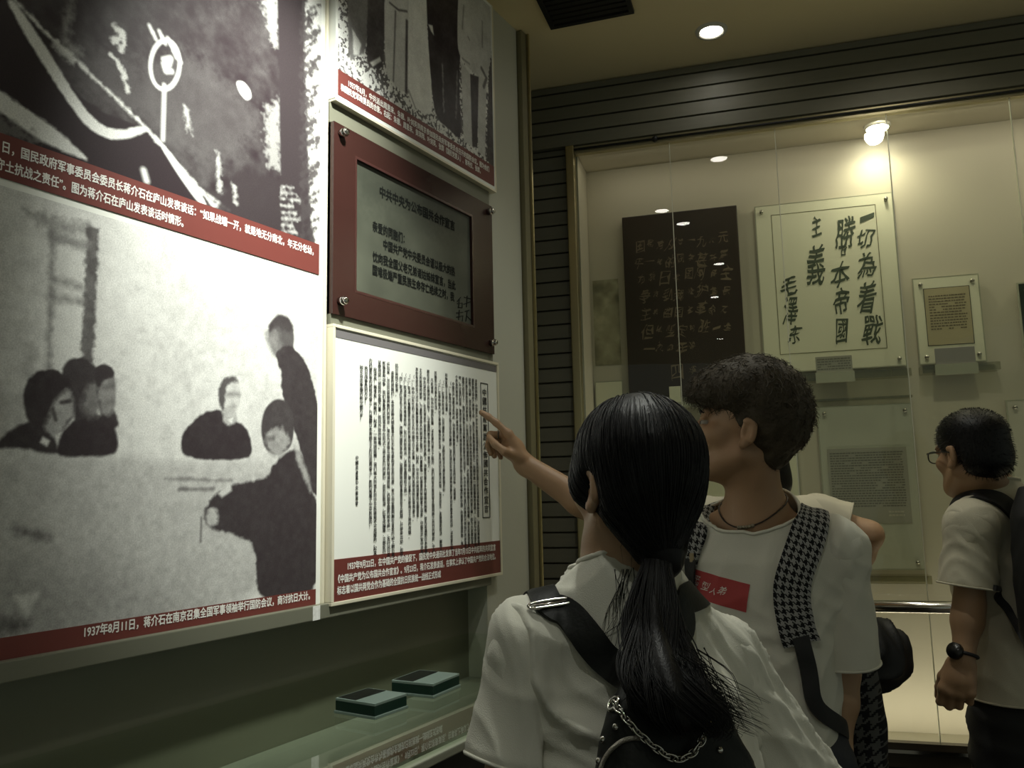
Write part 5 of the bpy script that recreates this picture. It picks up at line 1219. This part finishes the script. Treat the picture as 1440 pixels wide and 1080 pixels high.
bshirt, bsh = tshirt(B, JB, COTTON, [(.80, 0, 0, .155, .128), (1.0, 0, 0, .150, .122), (1.2, 0, 0, .158, .118), (1.34, nb[0] * .6, nb[1] * .5, .165, .112), (1.42, nb[0], nb[1] * .7, .13, .08)],
    {'L': (B.loc(1186, 930, 1.78), .072, .078), 'R': (B.loc(905, 748, 2.02), .072, .078)}, vox=.0065, hem=.83, neck_r=.082,
    waves=[(6, 3, 2.0, .5), (4, 5, 6, .5), (9, 4, -3, .35)], amp=.005, seed=9, neck_tilt=(0, .55, 1), neck_off=(0, .02, -.012), sh_r=.060)
# fluffy hair
f = Field(bh - .24, bh + .24, .0055)
E = lambda c, r, k=.03, op='u': f.ell(c, r, k, op, bfr)
E((0, .004, .076), (.098, .112, .066)); E((0, -.015, .098), (.084, .088, .060)); E((0, -.045, .040), (.092, .092, .088)); E((0, -.064, -.008), (.070, .050, .050)); E((0, -.064, -.045), (.050, .030, .034), .02); E((0, .078, .062), (.075, .042, .036))
E((0, .095, -.045), (.12, .075, .090), .010, 's'); E((.085, .0, -.06), (.035, .062, .066), .008, 's'); E((-.085, .0, -.06), (.035, .062, .066), .008, 's')
V, Fc = f.surface(1)
N = vnormals(V, Fc); r8 = np.random.default_rng(5); nz = sum(np.sin(V @ r8.normal(0, s_, 3) + r8.uniform(0, 6)) * a_ for s_, a_ in ((60, .5), (60, .5), (110, .4), (110, .4), (180, .3), (180, .3)))
V = V + N * (nz * .0028)[:, None]; bhair = pydata('hair', V, Fc, HAIR_BROWN, B.root, True)
paths = []; Rinv = bfr[0].T; rg = random.Random(8)
for i in np.random.default_rng(2).choice(len(V), 3600):
    p = V[i]; n = N[i]; q = Rinv @ (p - bh) / bfr[2]
    if q[2] < -.02 and rg.random() < .75: continue
    lng = rg.uniform(.012, .030) if q[2] > .03 else rg.uniform(.006, .012); t = norm(np.cross(n, r8.normal(0, 1, 3))); b = np.cross(n, t); ph = rg.uniform(0, 6); cr = rg.uniform(.003, .007)
    paths.append([p - n * .004 + n * lng * .55 * u + t * (lng * .7 * u + cr * math.sin(5 * u + ph)) + b * cr * math.cos(5 * u + ph) + np.array([0, 0, -.006 * u * u]) for u in np.linspace(0, 1, 7)])
v_, f_ = strands(paths, .0009, 3); pydata('curls', v_, f_, HAIR_BROWN, B.root, True)
# necklace
nk = [nb + np.array([.060 * math.sin(q), .006 + .066 * math.cos(q), .030 - .075 * (.5 + .5 * math.cos(q - .15)) ** 1.3]) for q in np.linspace(math.pi, 3 * math.pi, 25)[:-1]]
bodyt = BVHTree.FromPolygons([v.co[:] for v in bo.data.vertices], [tuple(p.vertices) for p in bo.data.polygons])
nkp = [q[0] for q in on_cloth(bodyt, smooth_path(nk + [nk[0]], 8)[:-1], .003)]
v_, f_ = tube(nkp, .0016, 6, True); neckl = pydata('necklace', v_, f_, mat('dark_cord', (0.03, 0.018, 0.012), 0.5), B.root, True)
for i in range(88, 105, 3):
    bm = bmesh.new(); sph(bm, nkp[i], .0042, 10); obj('bead', bm, mat('bead_metal', (0.30, 0.27, 0.2), 0.4, 0.6), neckl, True)
bsg = dict(BSEG); p_, q_, r_ = bsg[(True, 1, 0)]; t_ = norm(q_ - p_); a1 = norm(np.cross(t_, (0, 0, 1))); a2 = np.cross(t_, a1); c = p_ + (q_ - p_) * .55
v_, f_ = tube([c + (a1 * math.cos(t) + a2 * math.sin(t)) * (r_ * 1.12) for t in np.linspace(0, 2 * math.pi, 21)[:-1]], .0018, 6, True); pydata('finger_ring', v_, f_, mat('dark_silver', (0.16, 0.15, 0.13), 0.3, 0.9), B.root, True)
# red print on the chest
o_ = B.l(EYE)
def chest(px, py, off):
    d = B.dirl(ray(px, py)); q, n, i, dd = bsh.ray_cast(Vector(o_), Vector(norm(d)))
    if q is None: q, n, i, dd = bsh.find_nearest(Vector(B.loc(px, py, 1.7)))
    return np.array(q) + np.array(n) * off
pc = chest(1012, 822, 0); pn = np.array(bsh.find_nearest(Vector(pc))[1]); pn = norm([pn[0], pn[1], 0]); pr = np.cross(np.array([0, 0, 1.0]), pn)   # reading direction of the print
def press(V, off):
    out = []
    for p in V:
        q, n, i, d = bsh.ray_cast(Vector(np.array(p) + pn * .12), Vector(-pn)); 
        if q is None: q, n, i, d = bsh.find_nearest(Vector(p))
        out.append(np.array(q) + pn * off)
    return out
c0 = chest(966, 796, 0); c1 = chest(1055, 822, 0); e1 = norm((c1 - c0) - pn * np.dot(c1 - c0, pn)); e2 = np.cross(pn, e1); e2 = e2 if e2[2] > 0 else -e2
org = c0; pw = float(np.dot(c1 - c0, e1)); ph_ = .060
nx, ny = 30, 12; V = [org + e1 * pw * i / nx - e2 * ph_ * j / ny for j in range(ny + 1) for i in range(nx + 1)]; Fq = [(j * (nx + 1) + i, (j + 1) * (nx + 1) + i, (j + 1) * (nx + 1) + i + 1, j * (nx + 1) + i + 1) for j in range(ny) for i in range(nx)]
pydata('red_print', press(V, .0012), Fq, mat('red_print_ink', (0.42, 0.055, 0.055), 0.7), bshirt, True)
parts = []
for chr_, u, v, s_ in (('平', .20, .020, .016), ('哉', .17, .036, .017), ('型', .35, .030, .019), ('人', .48, .034, .015), ('弟', .62, .028, .019)):
    parts.append(place_text(chr_, org + e1 * pw * u - e2 * v, e1, e2, height=s_, shear=.35, warp=.0008, centre=True))
V, Fc = merge(parts); pydata('print_lettering', press(V, .0019), Fc, mat('print_white', (0.8, 0.76, 0.7), 0.7), bshirt)

# his houndstooth backpack
BB = thing('backpack', 'houndstooth patterned backpack with black flap worn by the pointing boy', 'backpack', B.base.tolist(), B.rz)
f = Field((-.3, -.46, .6), (.3, -.08, 1.4), .008)
bc = B.loc(1182, 1000, 2.06); xo = bc[0]
f.loft([(.66, xo, -.235, .10, .055), (.72, xo, -.24, .12, .075), (.95, xo, -.24, .13, .085), (1.10, xo * .8, -.225, .13, .075), (1.22, xo * .4, -.205, .10, .05)], .03, 3.0)
V, Fc = f.surface(2); V = wrinkle(V, Fc, [(4, 3, 6, .6)], .003, 2); pydata('bag', V, Fc, HOUND_BAG, BB, True)
f = Field((-.35, -.55, .75), (.35, -.08, 1.4), .008)
E = lambda c, r, k=.04: f.ell(c, r, k)
fc = B.loc(1212, 915, 2.10)
E(fc, (.105, .105, .088)); E(fc + [.03, 0, -.03], (.10, .10, .075)); E(fc + [.05, .02, .04], (.12, .08, .07)); E(fc + [-.03, 0, -.01], (.085, .09, .075))
V, Fc = f.surface(2); V = wrinkle(V, Fc, [(5, 4, 6, 1), (9, 3, 4, .6)], .006, 6); pydata('flap', V, Fc, NYLON, BB, True)
bs = lambda px, py: sight(B, bsh, px, py, 1.75)
s1 = [(.09, -.17, 1.27), nb + [.10, -.085, -.035], B.loc(1122, 722, 1.82), B.loc(1150, 745, 1.76), B.loc(1133, 775, 1.70), B.loc(1116, 830, 1.69), B.loc(1124, 885, 1.69), B.loc(1134, 915, 1.70)]
# left strap (right in the picture), then webbing
s1 = [(-.09, -.17, 1.24), nb + [-.10, -.08, -.03], bs(1142, 727), bs(1134, 760), bs(1119, 800), bs(1112, 835), bs(1118, 875), bs(1126, 905)]
strap('shoulder_strap', bsh, s1, .074, .008, HOUND, BB, .003, tile=.0150, free=((0, .3),))
strap('webbing', bsh, [bs(1123, 893), bs(1133, 930), bs(1140, 965), bs(1145, 1000), B.loc(1165, 1040, 1.80), (-.175, -.05, .88), (-.11, -.16, .80)], .034, .003, WEB, BB, .010, free=((4.1, 7),))
s2 = [(.09, -.17, 1.24), nb + [.10, -.08, -.03], bs(994, 716), bs(982, 742), bs(975, 768), bs(976, 795)]
strap('shoulder_strap', bsh, s2, .062, .008, HOUND, BB, .003, tile=.0150, free=((0, .3),), wprof=lambda u: 1.0 if u < .6 else 1.0 - .6 * (u - .6) / .4)
strap('webbing', bsh, [bs(975, 786), bs(976, 815), bs(975, 850), (.19, 0, .88), (.13, -.15, .80)], .03, .003, WEB, BB, .010, free=((2.6, 5),))
c, n = (bs(976, 783), 0); c = c + np.array([0, .012, 0]); bm = bmesh.new(); abox(bm, c + [-.005, -.004, -.011], c + [.005, .004, .009], .002); obj('strap_tag', bm, mat('tan_plastic', (0.33, 0.26, 0.15), 0.5), BB)

# ------------------------------------------------------------------ the man with glasses at the right
mx_ = at(1428, 720, 2.17)
Mn = Person('man in glasses and white t-shirt with a black backpack, standing at the right', (mx_[0], mx_[1]), 130, 1.71)
mh = Mn.loc(1366, 637, 2.14); mfr = (rotm(2, -3, 0), mh, 0.92)
JM = {'neck': Mn.loc(1391, 690, 2.16), 'shL': Mn.loc(1366, 738, 2.06), 'shR': Mn.loc(1502, 736, 2.26), 'elL': Mn.loc(1363, 850, 2.03), 'elR': Mn.loc(1515, 850, 2.26), 'wrL': Mn.loc(1354, 927, 1.99), 'wrR': Mn.loc(1500, 930, 2.17)}
hdm = norm(Mn.loc(1343, 985, 1.98) - JM['wrL'])
hands = [dict(w=JM['wrL'], d=hdm, s=Mn.dirl(-M3[:, 0] * .8 + M3[:, 2] * .5), right=False, curl=[(30, 60, 40), (34, 62, 40), (38, 62, 40), (42, 62, 40)], thumb=[(.88, .42, .30), (.95, .10, .35), (.95, .0, .35)], fine=True, sc=.95), dict(w=JM['wrR'], d=norm((0, .2, -1)), s=(-.2, 1, .1), right=True, curl=RELAXED, thumb=THUMB)]
make_body(Mn, JM, mfr, SKIN_TAN, hands, nr=.052, arm_r=(.042, .034, .030, .023))
trousers(Mn, BLACKCLOTH, .016, .575); simple_shoes(Mn, SHOE_D); nb = JM['neck']
mshirt, mtree = tshirt(Mn, JM, COTTON2, [(.80, 0, 0, .175, .130), (1.0, 0, 0, .175, .128), (1.2, 0, 0, .178, .125), (1.31, nb[0] * .6, nb[1] * .5, .158, .108), (1.37, nb[0], nb[1] * .8, .10, .072)],
    {'L': (Mn.loc(1361, 824, 2.04), .058, .072), 'R': (Mn.loc(1512, 822, 2.27), .058, .072)}, vox=.0075, hem=.955, neck_r=.066,
    waves=[(5, 3, 2, .5), (4, 6, 6, .5)], amp=.004, seed=12, neck_tilt=(0, .30, 1), neck_off=(0, 0, .012), sh_r=.058)
f = Field(mh - .17, mh + .17, .0045)
E = lambda c, r, k=.02, op='u': f.ell(c, r, k, op, mfr)
E((0, -.012, .046), (.084, .103, .080)); E((0, -.050, -.01), (.077, .066, .065)); E((0, -.058, -.035), (.060, .042, .034), .02)
E((0, .108, -.055), (.12, .080, .095), .008, 's'); E((.085, .005, -.055), (.035, .055, .060), .008, 's'); E((-.085, .005, -.055), (.035, .055, .060), .008, 's')
V, Fc = f.surface(1); N = vnormals(V, Fc); pydata('hair', V, Fc, HAIR, Mn.root, True)
paths = []
for i in np.random.default_rng(6).choice(len(V), 1800): p = V[i]; n = N[i]; paths.append([p - n * .003, p + n * .003 + np.array([0, 0, -.001]), p + n * .0065 + np.array([0, 0, -.003])])
v_, f_ = strands(paths, .0008, 3); pydata('short_hairs', v_, f_, HAIR, Mn.root, True)
# glasses
R_, oc, sc = mfr; hp = lambda *q: oc + R_ @ (np.array(q) * sc)
gl = bpy.data.objects.new('glasses', None); COL.objects.link(gl); gl.parent = Mn.root
FRM = mat('dark_frame', (0.01, 0.01, 0.01), 0.3)
for s in (-1, 1):
    rim = [hp(s * (.033 + .024 * math.cos(a)), .112 - .006 * math.cos(a) ** 2, -.002 + .017 * (abs(math.sin(a)) ** .8) * math.copysign(1, math.sin(a))) for a in np.linspace(0, 2 * math.pi, 29)[:-1]]
    v_, f_ = tube(rim, .0018, 6, True); pydata('rim', v_, f_, FRM, gl, True)
    cv = sum(rim) / len(rim); pydata('lens', [cv] + rim, [(0, i + 1, (i + 1) % 28 + 1) for i in range(28)], glass_mat('spectacle_lens', (.95, .96, .95)), gl)
    v_, f_ = tube([hp(s * .058, .107, .006), hp(s * .076, .085, .007), hp(s * .083, .02, .006), hp(s * .083, -.012, .002), hp(s * .082, -.028, -.012)], .0017, 6); pydata('temple', v_, f_, FRM, gl, True)
v_, f_ = tube([hp(-.010, .111, .002), hp(0, .114, .005), hp(.010, .111, .002)], .0016, 6); pydata('bridge', v_, f_, FRM, gl, True)
# watch
wv = norm(JM['wrL'] - JM['elL']); c = JM['wrL'] - wv * .012; a1 = norm(np.cross(wv, (0, 1, 0))); a2 = np.cross(wv, a1)
v_, f_ = tube([c + (a1 * math.cos(t) + a2 * math.sin(t)) * .0305 for t in np.linspace(0, 2 * math.pi, 29)[:-1]], .0045, 8, True); wt = bpy.data.objects.new('wristwatch', None); COL.objects.link(wt); wt.parent = Mn.root
pydata('watch_strap', v_, f_, NYLON, wt, True)
od = Mn.dirl(-M3[:, 0] * .9 - M3[:, 2] * .45); od = norm(od - wv * od.dot(wv)); bm = bmesh.new(); cyl(bm, c + od * .027, c + od * .038, .020, .019, 24); obj('watch_case', bm, FRM, wt, True)
# his backpack
MB = thing('backpack', 'black nylon backpack on the man with glasses at the right edge', 'backpack', Mn.base.tolist(), Mn.rz)
f = Field((-.3, -.48, .8), (.3, -.07, 1.55), .008)
f.loft([(1.10, -.05, -.215, .125, .065), (1.16, -.05, -.235, .145, .085), (1.3, -.05, -.235, .145, .085), (1.42, -.05, -.215, .13, .065), (1.49, -.04, -.19, .10, .035)], .03, 3.0)
f.loft([(1.14, -.05, -.32, .10, .03), (1.28, -.05, -.32, .105, .032)], .02, 3.0)
V, Fc = f.surface(2); V = wrinkle(V, Fc, [(5, 3, 5, .6)], .003, 3); pydata('bag', V, Fc, NYLON, MB, True)
ms_ = lambda px, py: sight(Mn, mtree, px, py, 2.1)
strap('shoulder_strap', mtree, [(-.06, -.15, 1.46), ms_(1434, 733), ms_(1418, 714), ms_(1398, 702), ms_(1376, 699), nb + [-.125, .07, -.06], (-.13, .12, 1.30), (-.14, .13, 1.24)], .046, .006, WEB, MB, .003, free=((0, .4),))
strap('lower_strap', mtree, [ms_(1396, 828), ms_(1400, 836), ms_(1408, 847), ms_(1418, 858), (-.15, -.17, 1.12)], .020, .004, WEB, MB, .003, free=((3.4, 4),))
strap('shoulder_strap', mtree, [(.06, -.15, 1.46), nb + [.085, -.09, -.04], nb + [.115, -.02, -.022], nb + [.125, .06, -.06], (.13, .12, 1.30), (.14, .13, 1.24)], .046, .006, WEB, MB, .003, free=((0, .4),))

# ------------------------------------------------------------------ the person hidden behind the boy
hx = at(1072, 720, 2.38)
Hd = Person('person mostly hidden behind the pointing boy, only cream sleeve and bent elbow showing', (hx[0], hx[1]), 122, 1.73)
hh = Hd.loc(1058, 640, 2.38); hfr = (rotm(20, 0, 0), hh, 0.96)
JH = {'neck': Hd.loc(1068, 700, 2.40), 'shL': (-.16, 0, 1.41), 'shR': Hd.loc(1150, 728, 2.41), 'elL': (-.24, .05, 1.16), 'elR': Hd.loc(1222, 752, 2.36), 'wrL': (-.08, .17, 1.24), 'wrR': Hd.loc(1180, 838, 2.44)}
hands = [dict(w=JH['wrL'], d=norm((1, .3, .1)), s=(0, .3, 1), right=False, curl=RELAXED, thumb=THUMB), dict(w=JH['wrR'], d=norm((-1, .0, -.2)), s=(0, .3, 1), right=True, curl=RELAXED, thumb=THUMB)]
make_body(Hd, JH, hfr, SKIN, hands, nr=.052, arm_r=(.046, .039, .034, .026))
trousers(Hd, DENIM); simple_shoes(Hd, SHOE); nb = JH['neck']
tshirt(Hd, JH, COTTON2, [(.80, 0, 0, .175, .120), (1.0, 0, 0, .172, .118), (1.2, 0, 0, .175, .115), (1.34, nb[0] * .6, nb[1] * .5, .16, .10), (1.41, nb[0], nb[1] * .8, .115, .07)],
    {'L': (np.array(JH['shL']) * .4 + np.array(JH['elL']) * .6, .064, .070), 'R': (Hd.loc(1194, 738, 2.375), .064, .066)}, vox=.008, hem=.86, neck_r=.062, waves=[(5, 3, 2, .5), (4, 6, 6, .5)], amp=.004, seed=15, neck_off=(0, 0, .012), sh_r=.056)
f = Field(hh - .2, hh + .17, .006)
E = lambda c, r, k=.02, op='u': f.ell(c, r, k, op, hfr)
E((0, -.012, .040), (.086, .105, .084)); E((0, -.050, -.03), (.080, .060, .080)); E((.045, -.05, -.085), (.045, .04, .05), .03)
E((0, .115, -.045), (.12, .080, .095), .010, 's')
V, Fc = f.surface(1); pydata('hair', V, Fc, HAIR, Hd.root, True)
